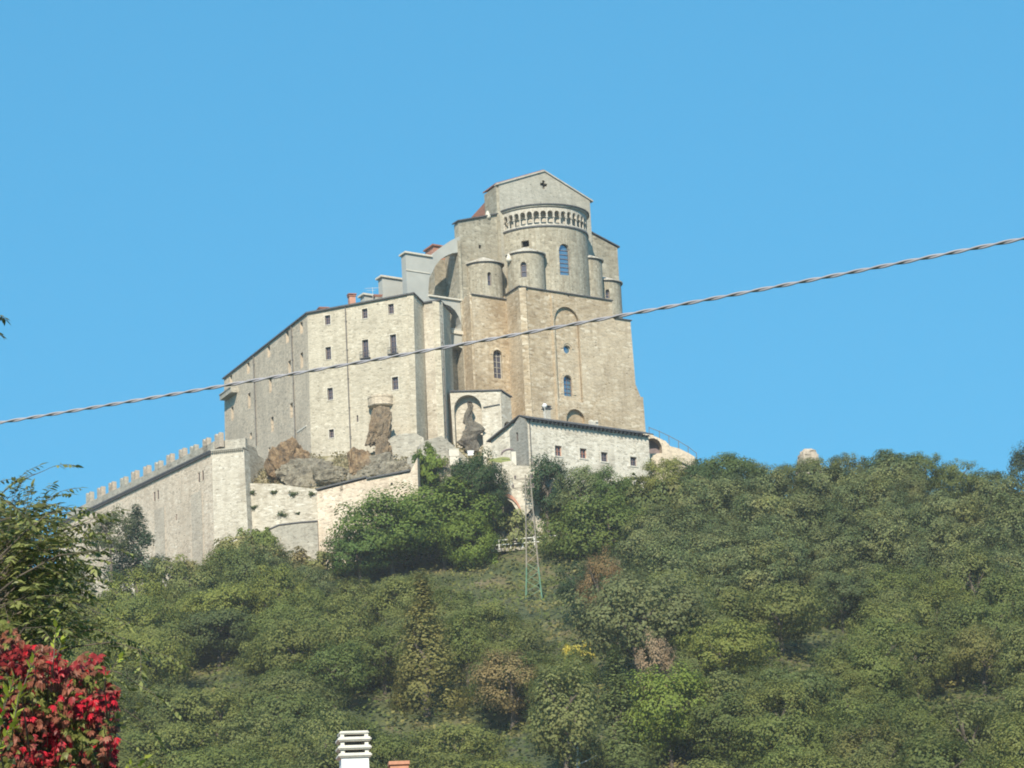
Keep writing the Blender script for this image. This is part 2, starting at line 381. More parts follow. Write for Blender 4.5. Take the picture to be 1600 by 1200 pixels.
#@@ABBEY
# ------------------------------------------------------------------ the monastery range
ZB = 60.0   # walls run down into the rock
def monastery():
    t = thing('monastery_building', 'tall cream stone monastery wing with rows of small windows at the left of the church', 'monastery')
    Bp = plan(480, 490, 418); Ap = along(Bp, -23.4, 350, 592); Cp = along(Bp, 115.1, 646, 459)
    C2 = along(Cp, 20, 661, 474); Dp = along(C2, 122, 686, 470); Ep = along(Dp, 10, 703, 487)
    ze = zat(480, 490, Bp)
    zt = {k: ze for k in 'ABCD'}
    print('eaves', [round(zat(*a), 2) for a in ((480, 490, Bp), (350, 592, Ap), (646, 459, Cp), (661, 474, C2), (686, 470, Dp), (703, 487, Ep))])
    zC = zat(646, 459, Cp); zA = zat(350, 592, Ap); zE = zat(703, 487, Ep); zD = zat(686, 470, Dp); zC2 = zat(661, 474, C2)
    # left wing
    f = Facade(Bp, Ap)
    ops = []
    for x, y, w, h in ((471, 512, .95, 1.6), (449, 526, .95, 1.7), (420, 549, .95, 1.7), (388, 575, .95, 1.6), (361, 592.5, .9, 1.3),
                       (471.5, 563, .95, 2.1), (452.5, 576, .95, 2.2), (422.5, 602, .95, 2.0), (389.5, 626, .95, 2.2), (363, 646, .95, 2.0),
                       (455.5, 641, .95, 2.0), (425.5, 663, .95, 2.1), (392, 681, .8, .9), (421, 704, .7, .9)):
        ops.append(f.rect(x, y, w*1.15, h, .55))
    f.build('wall', M['leftw'], t, [(480, 490), (350, 592), (352.6, 760), (488, 760)][::1], .9)
    for o in ops: f.window(o, t, glass='glass', bars=(1, 1), fw=.08)
    fl = f
    # front
    g = Facade(Bp, Cp); wd = []
    for x, y, w, h in ((512, 500, .85, 1.3), (570, 490, .85, 1.35), (611, 482.5, .85, 1.35), (513, 552, .85, 1.75), (516, 615.5, .85, 1.65),
                       (571, 545, .95, 2.5), (614.5, 537.5, .95, 2.6), (617.5, 599, .95, 1.75), (518, 677.5, .75, 1.15)):
        wd.append((g.rect(x, y, w, h, .4), y))
    slit = g.rect(558.5, 654, .25, .9, .3)
    g.build('wall', M['cream'], t, [(480, 490), (646, 459), (653, 745), (488, 760)], .9)
    for o, y in wd:
        w = g.window(o, t, bars=(1, 2), surround=random.uniform(.05, .1), fw=.07)
        if y in (545, 537.5):          # small iron balconies
            a, z, ww, hh, _, rec = o; bm = B()
            zb = z-hh/2
            g.slab(bm, a-.75, a+.75, zb-.16, zb-.04, -.4, .0)
            for k in range(9): g.slab(bm, a-.72+k*.18-.012, a-.72+k*.18+.012, zb-.04, zb+.8, -.38, -.355)
            g.slab(bm, a-.75, a+.75, zb+.8, zb+.85, -.4, -.34)
            obj('balcony', bm, M['iron'], t)
    g.window(slit, t, bars=(0, 0), fw=.04)
    # corner and right pieces
    h1 = Facade(Cp, C2); h1.build('wall', M['cream'], t, [(646, 459), (661, 474), (670, 745), (653, 745)], .9)
    h2 = Facade(C2, Dp); h2.build('wall', M['cream2'], t, [(661, 474), (686, 470), (696, 745), (670, 745)], .9)
    h3 = Facade(Dp, Ep); h3.build('wall', M['cream'], t, [(686, 470), (703, 487), (716, 745), (697, 745)], .9)
    # core and roof
    back = azd(-23.4)*0+Vector((0, 1))
    core = [Ap+Vector((.9, .5)), Bp+Vector((0.5, 1.0)), Cp+Vector((-.3, 1.1)), C2+Vector((-.2, 1.1)), Dp+Vector((-.6, 1.2)), Ep+Vector((-.8, .3)), Ep+Vector((-9, 9)), Ap+Vector((12, 8))]
    bm = B(); solid(bm, core, ZB, [z-.4 for z in (zA, ze, zC, zC2, zD, zE, zE, zA)]); obj('rear_wall', bm, M['greyw'], t)
    # roof slabs rising gently from the eaves
    def out(p, q, e): return p + (p-q).normalized()*e
    ctr = (Ap+Ep)/2 + Vector((6, 3))
    bm = B()
    E = [(Ap, zA), (Bp, ze), (Cp, zC), (C2, zC2), (Dp, zD), (Ep, zE)]
    Eo = []
    for i, (p, z) in enumerate(E):
        o = out(p, ctr, .35); Eo.append(Vector((o.x, o.y, z+.16)))
    ins = [Vector(((p.x+6), (p.y+5), z+1.6)) for p, z in E[:2]] + [Vector((p.x-.5, p.y+7, z+1.4)) for p, z in E[2:]]
    for i in range(5): sloped(bm, [Eo[i], Eo[i+1], ins[i+1], ins[i]], .2)
    obj('roof', bm, M['slate'], t)
    # drain pipes
    def pipe(fc, x0, y0, x1, y1):
        bm = B(); (a0, z0), (a1, z1) = fc.pix(x0, y0), fc.pix(x1, y1)
        add_bar(bm, fc.P(a0, z0, -.12), fc.P((a0+a1)/2, z1, -.12), .17, seg=8)
        for k in range(5):
            z = z0 + (z1-z0)*(k+.5)/5; fc.slab(bm, (a0+a1)/2-.13, (a0+a1)/2+.13, z-.05, z+.05, -.16, 0)
        obj('drain_pipe', bm, M['pipe'], t)
    pipe(fl, 456, 508, 463, 690); pipe(fl, 397, 556, 402, 696)
    pipe(g, 540, 480, 549, 705); pipe(h3, 687.5, 474, 696, 680)
    # latrine box on the far corner
    bm = B(); a, z = fl.pix(366, 604)
    a0, _ = fl.pix(371, 604); a1, _ = fl.pix(353, 604)
    fl.slab(bm, min(a0, a1), max(a0, a1), z-1.2, z-.5, -1.0, 0); fl.slab(bm, min(a0, a1), max(a0, a1), z-.5, z-.35, -1.1, 0)
    obj('stone_oriel', bm, M['greyw'], t)
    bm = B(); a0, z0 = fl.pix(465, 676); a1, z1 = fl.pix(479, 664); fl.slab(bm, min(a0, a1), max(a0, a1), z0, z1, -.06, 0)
    obj('pale_panel', bm, M['lintel'], t)  # thin pale panel set on the left wing wall
    # round bastion balcony growing out of the wall
    bm = B(); c = g.pix(596, 640); base = g.P(c[0], 0, .0); r = 1.75
    zt_ = g.pix(596, 621)[1]; zm = g.pix(596, 632)[1]; zb = g.pix(596, 647)[1]
    prof = [(zt_+.05, r+.06), (zt_-.2, r+.06), (zt_-.22, r), (zm-.1, r), (zm-.2, r+.07), (zm-.35, r-.02), (zm-.42, r-.2)]
    rings = [[bm.verts.new((base.x+rr*math.cos(k*math.pi/12)*g.d.x + rr*math.sin(k*math.pi/12)*g.n.x, base.y+rr*math.cos(k*math.pi/12)*g.d.y + rr*math.sin(k*math.pi/12)*g.n.y, z)) for k in range(-1, 14)] for z, rr in prof]
    for i in range(len(rings)-1):
        for k in range(14): bm.faces.new((rings[i][k], rings[i][k+1], rings[i+1][k+1], rings[i+1][k]))
    bm.faces.new(rings[0]); bm.faces.new(rings[-1][::-1]); obj('round_bastion', bm, M['leftw'], t)
    place(t, (Bp.x, Bp.y, 80))
    # roof furniture, each a thing
    def chim(px, py0, py1, Y, w, name, label, mat, cat='chimney'):
        p = at(px, py1, Y); h = at(px, py0, Y).z - p.z; bm = B()
        th = thing(name, label, cat)
        add_box(bm, (p.x, p.y, p.z+h*.38-1), (w, w, h*.8+2), .3); obj('shaft', bm, mat, th)
        bm = B(); add_box(bm, (p.x, p.y, p.z+h*.82), (w*1.25, w*1.25, .14), .3)
        for sx in (-1, 1):
            for sy in (-1, 1): add_box(bm, (p.x+sx*w*.4, p.y+sy*w*.4, p.z+h*.9), (.12, .12, .3), .3)
        add_box(bm, (p.x, p.y, p.z+h*.98), (w*1.35, w*1.35, .1), .3); obj('cap', bm, M['tile'], th); place(th, p)
    chim(550, 460, 478, 418, .85, 'chimney', 'red brick chimney with a flat cap on the monastery roof edge', M['brick'])
    chim(505, 482, 489, 421, 1.1, 'roof_vent', 'low dark red tiled hump on the monastery roof left of the brick chimney', M['brick'], 'roof vent')
    chim(590, 462, 474, 418, .9, 'chimney', 'small brown capped chimney on the monastery roof right of the brick chimney', M['greyw'])
    an = thing('antenna', 'thin television antenna standing on the monastery roof', 'antenna'); p = at(583, 470, 417); q = at(582, 449, 417)
    bm = B(); add_bar(bm, p-Vector((0, 0, 1)), q, .05, seg=6); obj('mast', bm, M['railw'], an); bm = B()
    for k in range(5): add_bar(bm, q+Vector((-1+k*.2, 0, -.1-.3*(k % 2))), q+Vector((-.2+k*.2, .1, -.1-.3*(k % 2))), .035, seg=5)
    add_bar(bm, q+Vector((-1, 0, -.1)), q+Vector((1, 0, -.1)), .04, seg=5); obj('aerial', bm, M['railw'], an); place(an, p)
    return dict(A=Ap, B=Bp, C=Cp, C2=C2, D=Dp, E=Ep, front=g, left=fl)
MO = monastery()

# ------------------------------------------------------------------ the church
def drum(bm, O, R, a0, a1, z0, z1, ops=(), thick=.5, n=36, top=True):
    # angles in degrees of azimuth (0 = +Y, clockwise); ops: (azc, halfwidth_deg, zb, zt, arched)
    A = set(np.linspace(a0, a1, n+1).round(4))
    for ac, hw, zb, zt, ar in ops: A |= set(np.linspace(ac-hw, ac+hw, 9 if ar else 3).round(4))
    A = sorted(A)
    A2 = [A[0]]
    for a in A[1:]:
        if a-A2[-1] > .05: A2.append(a)
    A = A2
    def P(a, z, r=R): return (O.x + r*math.sin(R_(a)), O.y + r*math.cos(R_(a)), z)
    def top_of(op, a):
        ac, hw, zb, zt, ar = op
        if not ar: return zt
        u = min(1, abs(a-ac)/hw); wr = R*R_(hw); return zt - wr + wr*math.sqrt(max(0, 1-u*u))
    def quad(*p): bm.faces.new([bm.verts.new(q) for q in p])
    for l, r in zip(A[:-1], A[1:]):
        mid = (l+r)/2; act = sorted([o for o in ops if abs(mid-o[0]) < o[1]], key=lambda o: o[2])
        zl = zr_ = z0
        for o in act:
            quad(P(l, zl), P(r, zr_), P(r, o[2]), P(l, o[2]))
            tl, tr = top_of(o, l), top_of(o, r)
            quad(P(l, tl), P(r, tr), P(r, tr, R-thick), P(l, tl, R-thick)); quad(P(l, o[2]), P(r, o[2]), P(r, o[2], R-thick), P(l, o[2], R-thick))
            zl, zr_ = tl, tr
        quad(P(l, zl), P(r, zr_), P(r, z1), P(l, z1))
        if top: quad(P(l, z1), P(r, z1), (O.x, O.y, z1))
    for ac, hw, zb, zt, ar in ops:
        zz = zt - (R*R_(hw) if ar else 0)
        for a in (ac-hw, ac+hw): quad(P(a, zb), P(a, zz), P(a, zz, R-thick), P(a, zb, R-thick))
    bmesh.ops.remove_doubles(bm, verts=bm.verts, dist=.002)
    return P
def cone_roof(bm, O, R, a0, a1, z0, rise, lip=.18, n=24):
    r0 = [bm.verts.new((O.x+R*math.sin(R_(a)), O.y+R*math.cos(R_(a)), z0)) for a in np.linspace(a0, a1, n)]
    r1 = [bm.verts.new((O.x+R*math.sin(R_(a)), O.y+R*math.cos(R_(a)), z0+lip)) for a in np.linspace(a0, a1, n)]
    ap = bm.verts.new((O.x, O.y, z0+rise)); cb = bm.verts.new((O.x, O.y, z0))
    for i in range(n-1):
        bm.faces.new((r0[i], r0[i+1], r1[i+1], r1[i])); bm.faces.new((r1[i], r1[i+1], ap)); bm.faces.new((r0[i+1], r0[i], cb))
AZT = 52.0
def church():
    t = thing('church', 'huge stone church with round arcaded apse, cross-pierced gable and tall brown podium on the summit', 'church')
    T = azd(AZT); N = azd(AZT+90); SK = azd(-24)        # along the front, outwards, receding side direction
    K = plan(811, 447, 420)
    # apse centre: seen at px 843.7, R + .5 behind the podium front plane
    Rm = 6.55
    r = ray(843.7, 345); r2 = Vector((r.x, r.y)).normalized()
    kk = (K.dot(N) - (Rm+.45))/r2.dot(N); O = r2*kk
    def TN(a, n): return O + T*a + N*n
    def tpx(px, py, n): # t where facade plane at n meets pixel
        q = along(TN(0, n), AZT, px, py); return (q-TN(0, n)).dot(T)
    print('church O', O, 'gable t', tpx(779, 286, 0), tpx(921, 311, 0), 'aisle t', tpx(716, 345, 0), tpx(964, 386, 0), 'pod', tpx(811, 447, Rm+.45), tpx(984, 500, Rm+.45))
    # ---- central gable block
    f = Facade(TN(-20, 0), TN(20, 0), back=SK)
    cr = f.pix(849.5, 288.5)
    w, l = .22, .62
    lo = [(-w, -l), (w, -l), (w, -w), (l, -w), (l, w), (w, w), (w, l), (-w, l), (-w, w), (-l, w), (-l, -w), (-w, -w)]
    f.holes.append(([(cr[0]+x, cr[1]+y) for x, y in lo], .6))
    eL, eR, ap = f.pix(779, 288), f.pix(921.5, 313), f.pix(850, 268)
    sym = (eR[0]-eL[0])/2; zE = (eL[1]+eR[1])/2; print('gable', eL, eR, ap)
    f.build('gable_wall', M['gable'], t, [(eL[0], 75), (eR[0], 75), (eR[0], eR[1]), ap, (eL[0], eL[1])], 4.3, px=False)
    pb = B(); pb.faces.new([pb.verts.new(f.P(cr[0]+x, cr[1]+y, .56)) for x, y in lo]); obj('cross_opening', pb, M['dark'], t)
    # roof slabs over the gable, pale coping along the edge
    bm = B(); cp = B()
    for (a, b) in ((eL, ap), (eR, ap)):
        dx = (a[0]-b[0]); ov = .5/abs(dx)
        e = (a[0]+dx*ov, a[1]+(a[1]-b[1])*ov)
        q = [f.P(e[0], e[1]+.34, .15), f.P(b[0], b[1]+.34, .15), f.P(b[0], b[1]+.34, 4.7), f.P(e[0], e[1]+.34, 4.7)]
        sloped(bm, q, .16)
        q = [f.P(e[0], e[1]+.2, -.18), f.P(b[0], b[1]+.2, -.18), f.P(b[0], b[1]+.2, .6), f.P(e[0], e[1]+.2, .6)]; sloped(cp, q, .2)
    obj('roof', bm, M['tile'], t); obj('coping', cp, M['pale'], t)
    # left side windows (bifora) on the receding side: built as a slim facade in front of the side face
    sL = Facade(TN(0, 0)+T*(eL[0]-20), TN(0, 0)+T*(eL[0]-20)+SK*13)
    bf = [sL.arch(776.5, 355.5, 1.3, 3.0, .5)]
    # outline as thin skin
    zt = eL[1]; a9 = 4.6
    ob = obj('side_wall', sL.mesh([(0.05, 75), (4.2, 75), (4.2, zt-.3), (0.05, zt-.3)], .4), M['church'], t); ob.location = Vector((sL.n.x, sL.n.y, 0))*.42
    wdw = sL.window(bf[0], t, frame='pale', bars=(1, 0), fw=.12, glass='glass'); wdw.location = Vector((sL.n.x, sL.n.y, 0))*.42
    # nave roof further back: reddish
    nv = Facade(TN(0, 0)+T*(eL[0]-20)+SK*13.5, TN(0, 0)+T*(eL[0]-20)+SK*13.5+T*14)
    # ---- aisle blocks
    def aisle(fp, name):
        fa = Facade(TN(-20, -.4), TN(20, -.4), back=SK); return fa
    fa = Facade(TN(-20, -.35), TN(20, -.35), back=SK)
    sq = fa.rect(750, 385.5, .45, .55, .5)
    wl0 = fa.pix(716, 347); wl1 = fa.pix(779, 335)
    fa.build('aisle_wall', M['church'], t, [(wl0[0], 75), (wl1[0], 75), wl1, wl0], 1.5, px=False); fa.window(sq, t, bars=(0, 0), fw=.05, glass='dark')
    fb = Facade(TN(-20, -.35), TN(20, -.35), back=SK)
    wr0 = fb.pix(921, 363); wr1 = fb.pix(964.5, 387)
    fb.build('aisle_wall', M['church'], t, [(wr0[0], 75), (wr1[0], 75), wr1, wr0], 12, px=False)
    for (p, q) in ((wl0, wl1), (wr1, wr0)):
        bm = B()
        e = -.3 if p is wl0 else .3
        dd = 1.7 if p is wl0 else 12.3; sloped(bm, [fa.P(p[0]+e, p[1]+.2, -.25), fa.P(q[0], q[1]+.2, -.25), fa.P(q[0], q[1]+.2, dd), fa.P(p[0]+e, p[1]+.2, dd)], .16)
        obj('aisle_roof', bm, M['slate'], t)
    # nave beyond with reddish roof
    c0 = TN(0, 0)+T*(wl0[0]-20)
    fn = Facade(c0+SK*12.2+T*3.0, c0+SK*12.2+T*18, back=SK)
    zz = [fn.pix(736, 340), fn.pix(761, 312), (14.0, fn.pix(761, 312)[1]+1.2)]
    bm = B()
    A_, B_ = at(736, 340, 452), at(764, 308, 436)
    e0 = f.P(eL[0], eL[1]-1.2, 5.2)
    # lean roof slope falling away from the ridge: sheet seen edge-on from the left
    rp = at(762, 311, 435); rq = at(735, 341, 441); rs = at(764, 336, 435)
    sloped(bm, [rq, rs, rs+Vector((4, 1, 4.0)), rp+Vector((.0, 0, 0))], .25)
    obj('nave_roof', bm, M['tile'], t)
    bm = B(); solid(bm, [(rq.x+.2, rq.y), (rs.x+.3, rs.y), (rs.x+10, rs.y+5), (rq.x+10, rq.y+4)], 80, [rq.z-.2, rs.z-.3, rs.z-.3, rq.z-.2]); obj('nave_wall', bm, M['church'], t)
    # side wall of the church left of the aisle block (seen through the flying arch)
    sW = Facade(c0, c0+SK*16); s1 = sW.arch(698, 427, .5, 2.6, .5); sWz = zat(718, 376, c0)
    ob = sW.build('side_wall', M['church'], t, [(.05, 75), (24, 75), (24, sWz), (.05, sWz)], .4, px=False); ob.location = Vector((sW.n.x, sW.n.y, 0))*.42
    w_ = sW.window(s1, t, bars=(0, 0), glass='dark'); w_.location = ob.location
    # ---- main apse
    a0, a1 = AZT, AZT+180
    z_ap = zat(1040/4+600, 450, TN(0, Rm)) - 3
    zg0 = zat(860, 353.5, O+Vector((0, -Rm)))                      # gallery floor at the nearest point
    zg1 = zat(858, 321, O+Vector((0, -Rm)))                        # cornice
    print('gallery', zg0, zg1)
    def azpx(px, py, R=Rm, O_=None):                               # azimuth on the drum seen at pixel
        O_ = O_ or O; r = ray(px, py); d = Vector((r.x, r.y)).normalized()
        b = d.dot(O_); c = O_.length_squared-R*R; k = b-math.sqrt(max(0, b*b-c)); q = d*k-O_; return math.degrees(math.atan2(q.x, q.y)) % 360, k
    def zdr(px, py, R=Rm, O_=None):
        a, k = azpx(px, py, R, O_); r = ray(px, py); return CAMZ + r.z/math.hypot(r.x, r.y)*k
    aw = azpx(883, 407)[0]; zwb, zwt = zdr(884, 430), zdr(882, 381)
    ah = azpx(820.5, 381)[0]
    bm = B(); drum(bm, O, Rm, a0, a1, zat(811, 448, K)-.6, zg0, [(aw, 7.5, zwb, zwt, True), (ah, 5.0, zdr(820, 386), zdr(820, 376), False)], .55)
    obj('apse_wall', bm, M['church'], t)
    def drum_window(O_, R, a, hw, zb, zt, glass, rows, nm='window'):
        bm = B()
        def P(u, z, r): return (O_.x+r*math.sin(R_(a+u)), O_.y+r*math.cos(R_(a+u)), z)
        def bar(u0, z0, u1, z1, w=.07): add_bar(bm, P(u0, z0, R-.4), P(u1, z1, R-.4), w)
        wr = R*R_(hw)
        for k in range(1, rows): z = zb+(zt-wr-zb)*k/(rows-1); bar(-hw, z, hw, z)
        bar(-hw+.3, zb, -hw+.3, zt-wr); bar(hw-.3, zb, hw-.3, zt-wr)
        for k in range(8):
            c0_, c1_ = math.pi*k/8, math.pi*(k+1)/8
            bar(hw*.95*math.cos(c0_), zt-wr+wr*math.sin(c0_)*.95, hw*.95*math.cos(c1_), zt-wr+wr*math.sin(c1_)*.95)
        w = obj(nm, bm, M['frame'], t)
        pb = B(); pts = [P(-hw, zb, R-.47), P(hw, zb, R-.47)] + [P(hw*math.cos(x), zt-wr+wr*math.sin(x), R-.47) for x in [math.pi*k/12 for k in range(13)]]
        pb.faces.new([pb.verts.new(p) for p in pts]); obj('pane', pb, M[glass], w)
    drum_window(O, Rm, aw, 7.5, zwb, zwt, 'bglass', 7)
    # gallery: inner drum, floor, colonnade, arch ring, cornice, roof
    ga0, ga1 = a0+6, a1-3
    bm = B(); drum(bm, O, Rm-1.1, a0, a1, zg0-.2, zg1+.2, (), .4, top=False); obj('gallery_wall', bm, M['pale'], t)
    bm = B()
    def ring(bm, r0, r1, z0, z1, n=48, b0=a0, b1=a1):
        A = np.linspace(b0, b1, n+1); V = [[bm.verts.new((O.x+r*math.sin(R_(a)), O.y+r*math.cos(R_(a)), z)) for r, z in ((r0, z0), (r1, z0), (r1, z1), (r0, z1))] for a in A]
        for i in range(n):
            for k in range(4): bm.faces.new((V[i][k], V[i][(k+1) % 4], V[i+1][(k+1) % 4], V[i+1][k]))
        bm.faces.new(V[0]); bm.faces.new(V[-1][::-1])
    ring(bm, Rm-1.2, Rm+.16, zg0, zg0+.2); obj('gallery_floor', bm, M['slate'], t)
    bm = B(); ring(bm, Rm-.35, Rm+.05, zg0+.2, zg0+.42); obj('gallery_sill', bm, M['pale'], t)
    nb = 21; zc0 = zg0+.42; H = zg1-.35-zc0
    bay = (a1-a0)/nb
    ops = [(a0+bay*(k+.5), bay*.40, zc0+H*.5, zc0+H*.86, True) for k in range(nb)]
    bm = B(); drum(bm, O, Rm, a0, a1, zc0+H*.5+.001, zg1-.1, ops, .38, n=17*4, top=False)
    ring(bm, Rm-.38, Rm-.01, zg1-.12, zg1-.08); obj('arcade', bm, M['pale'], t)
    for k in range(nb+1):
        a = a0+bay*k; p = Vector((O.x+(Rm-.19)*math.sin(R_(a)), O.y+(Rm-.19)*math.cos(R_(a)), 0)); bm = B()
        add_bar(bm, (p.x, p.y, zc0), (p.x, p.y, zc0+H*.46), .24, .2, seg=10)
        add_box(bm, (p.x, p.y, zc0+H*.46), (.34, .34, .16), -R_(a)); add_box(bm, (p.x, p.y, zc0+.05), (.34, .34, .12), -R_(a))
        obj('column', bm, M['pale'], t)
    bm = B(); ring(bm, Rm-1.1, Rm+.22, zg1-.08, zg1+.12); obj('cornice', bm, M['pale'], t)
    bm = B(); cone_roof(bm, O, Rm+.42, a0, a1, zg1+.12, 1.0, .14, 48); obj('apse_roof', bm, M['slate'], t)
    # buttress strips on the drum
    Sx = along(K, -24, 791, 467); nS = (Sx-O).dot(N)
    # ---- small apses
    def apsidiole(px, ptop, tt, nn, R, win, nm='small_apse', zlow=None):
        c = along(TN(0, nn), AZT, px, ptop); zt = zdr(px, ptop, R, c); 
        a = azpx(win[0], win[1], R, c)[0] if win else 0
        ops = [(a, math.degrees(win[2]/2/R), zdr(win[0], win[3], R, c), zdr(win[0], win[4], R, c), True)] if win else []
        bm = B(); drum(bm, c, R, a0, a1+20, zlow or 75, zt, ops, .5, 24); ob = obj(nm, bm, M['church'], t)
        bm = B(); cone_roof(bm, c, R+.28, a0-10, a1+25, zt, 1.35, .16); obj('small_apse_roof', bm, M['pale'], t)
        bm = B(); cone_roof(bm, c, R+.14, a0-10, a1+25, zt-.14, .1, .14); obj('small_apse_cornice', bm, M['slate'], t)
        if win: drum_window(c, R, a, ops[0][1], ops[0][2], ops[0][3], 'glass', 3)
    zK = zat(811, 448, K)
    apsidiole(755, 408.5, -9.9, nS-2.7, 2.6, (765, 437, .55, 446, 425), zlow=zat(791, 468, Sx)-1.2)
    apsidiole(820, 393, -4.9, Rm+.3-2.6, 2.6, (818, 419, .85, 433, 409), zlow=zK-.5)
    apsidiole(912, 403, 6.6, 2.6, 2.5, None, zlow=zK-.5)
    apsidiole(941, 438, 9.6, .8, 2.6, (949.5, 459, .6, 466, 452))
    # ---- podium
    nP = Rm+.45
    fp = Facade(TN(-20, nP), TN(20, nP), back=SK)
    hk = fp.rect(888, 462, .3, .25, .4)
    kx = fp.pix(811, 448)[0]; kz = zat(811, 448, K)
    m1 = fp.pix(860, 454)[0]; x2 = fp.pix(956, 472)[0]; x3 = fp.pix(985, 502)[0]
    z2 = fp.pix(956, 471)[1]; z3 = fp.pix(962, 498)[1]
    print('podium z', kz, fp.pix(860, 453)[1], z2, z3)
    ztop = kz
    # tall blind niche with arched head
    na, nb_, nt_ = fp.pix(872, 600)[0], fp.pix(910, 600)[0], fp.pix(889, 480)[1]
    nz = fp.pix(892, 626)[1]; r = (nb_-na)/2; ca = (na+nb_)/2
    niche = [(na, nz), (nb_, nz)] + [(ca+r*math.cos(q), nt_-r+r*math.sin(q)) for q in [math.pi*k/14 for k in range(15)]]
    rx = fp.pix(985, 505)[0]
    xb = x3+1.5
    fp.holes.append((niche, 1.3))
    low = fp.arch(900, 657, 3.3, 3.2, .6)
    front = [(kx, 70), (xb+.6, 70), (xb, fp.pix(1003, 632)[1]), (x3+.25, fp.pix(991, 600)[1]), (x3, z3), (x2, z3), (x2, ztop), (kx, ztop)]
    fp.build('podium_wall', M['podium'], t, front, 9, px=False)
    # pocket wall inside the niche carries window and oculus frames in front of it
    class Off: pass
    nf = Facade(TN(-20, nP-.38), TN(20, nP-.38), back=SK)
    oc = nf.circ(886, 546, .62, .45); wi = nf.arch(887.5, 603, 1.45, 2.9, .5)
    inner = [(na+.02, nz+.02), (nb_-.02, nz+.02)] + [(ca+(r-.02)*math.cos(q), nt_-r+(r-.02)*math.sin(q)) for q in [math.pi*k/14 for k in range(15)]]
    s0 = nf.pix(889, 550)[0]; nf.build('niche_wall', M['podium'], t, inner, .08 + .5, px=False)
    nf.window(oc, t, glass='bglass', name='round_window', frame='pale'); nf.window(wi, t, glass='bglass', bars=(1, 4), fw=.08)
    # raised arches round oculus and window
    def hood(fc, a, zc, r0, r1, dep, mat, zb=None, nm='arch_moulding'):
        bm = B(); seg = 14
        pts = [(math.cos(math.pi*k/seg), math.sin(math.pi*k/seg)) for k in range(seg+1)]
        for k in range(seg):
            (c0_, s0_), (c1_, s1_) = pts[k], pts[k+1]
            v = [bm.verts.new(fc.P(a+q*c, zc+q*s, d)) for d in (-dep, .0) for q, c, s in ((r0, c0_, s0_), (r1, c0_, s0_), (r1, c1_, s1_), (r0, c1_, s1_))]
            for fi in ((0, 1, 2, 3), (7, 6, 5, 4), (1, 5, 6, 2), (0, 3, 7, 4)): bm.faces.new([v[i] for i in fi])
        if zb is not None:
            fc.slab(bm, a-r1, a-r0, zb, zc, -dep, 0); fc.slab(bm, a+r0, a+r1, zb, zc, -dep, 0)
        obj(nm, bm, mat, t)
    hood(nf, oc[0]+.05, oc[1]+.1, .75, 1.15, .08, M['podium']); hood(nf, wi[0], wi[1]+wi[3]/2-wi[2]/2, .8, 1.3, .09, M['podium'], wi[1]-1.2)
    # projecting pilaster left of the niche
    bm = B(); pz = fp.pix(860, 452)[1]
    mm = fp.pix(862, 500)[0]; me = na-.25
    fp.slab(bm, mm, me, 70, ztop-.35, -.22, 0); obj('pilaster', bm, M['podium'], t)
    me2 = fp.pix(914, 600)[0]
    # roof edge line along podium
    bm = B(); fp.slab(bm, kx-.15, x2+.1, ztop+.003, ztop+.14, -.2, 2.5); fp.slab(bm, x2+.1, x3+.15, z3+.003, z3+.12, -.2, 2.0); obj('podium_coping', bm, M['slate'], t)
    # left podium piece
    Sx = along(K, -24, 791, 467); fs = Facade(K, Sx); sl_ = fs.arch(801.5, 565, .8, 4.0, .45)
    fs.build('podium_wall', M['podium'], t, [(0, 70), ((Sx-K).length+2, 70), ((Sx-K).length+2, ztop), (0, ztop)], 1.0, px=False)
    COLLS = fs.window(sl_, t, bars=(0, 2), fw=.06)
    fq = Facade(Sx, Sx-T*8, back=SK)
    lw = fq.pix(737, 461)[0]; zq = (fq.pix(790, 468)[1]+fq.pix(737, 461)[1])/2; print('podium left z', zq, fq.pix(790, 468)[1], fq.pix(737, 461)[1])
    wq = fq.arch(778, 569, 1.5, 4.0, .55)
    fq.build('podium_wall', M['podium'], t, [(0, 70), (lw, 70), (lw, zq), (0, zq)], 8, px=False); fq.window(wq, t, glass='glass', bars=(1, 4), frame='pale', fw=.1)
    hood(fq, wq[0], wq[1]+wq[3]/2-wq[2]/2, .78, 1.25, .08, M['podium'])
    L0 = Sx-T*lw; fz = Facade(L0, L0+SK*9)
    ob = fz.build('podium_wall', M['podium'], t, [(.03, 70), (9, 70), (9, zq), (.03, zq)], .3, px=False); ob.location = Vector((fz.n.x, fz.n.y, 0))*.32
    bm = B(); fq.slab(bm, -.15, lw+.15, zq+.003, zq+.13, -.2, 7); fs.slab(bm, -.1, (Sx-K).length, ztop+.006, ztop+.13, -.2, 1.2); obj('podium_coping', bm, M['slate'], t)
    # stepped lower buttress on the right
    q0 = fp.pix(1005, 645)
    bm = B(); fp.slab(bm, x3+.2, q0[0]+.3, 70, fp.pix(992, 618)[1], .25, 7.5); obj('buttress', bm, M['podium'], t)
    # little stone statue finials on the gallery roofs
    for px, py, nn, tt in ((795, 400, 5.4, -7.6), (762, 333, -.2, -8.6)):
        p = at(px, py, TN(tt, nn).y); bm = B()
        for k, (rr, dz) in enumerate(((.42, 0), (.34, .3), (.22, .62))):
            bmesh.ops.create_icosphere(bm, subdivisions=2, radius=rr, matrix=Matrix.Translation((p.x, p.y, p.z+dz-.5)))
        obj('finial', bm, M['lintel'], t)
    place(t, (O.x, O.y, 80))
    # ---- flying buttresses: slabs standing square to the church side
    cc = c0                                                           # left corner of aisle block
    def slab_plane(off): return Facade(cc - T*26 + SK*off, cc + SK*off, back=SK)
    fb1 = thing('flying_buttress', 'large blue-grey flying buttress whose arch leans on the left side of the church', 'buttress')
    s = slab_plane(.3)
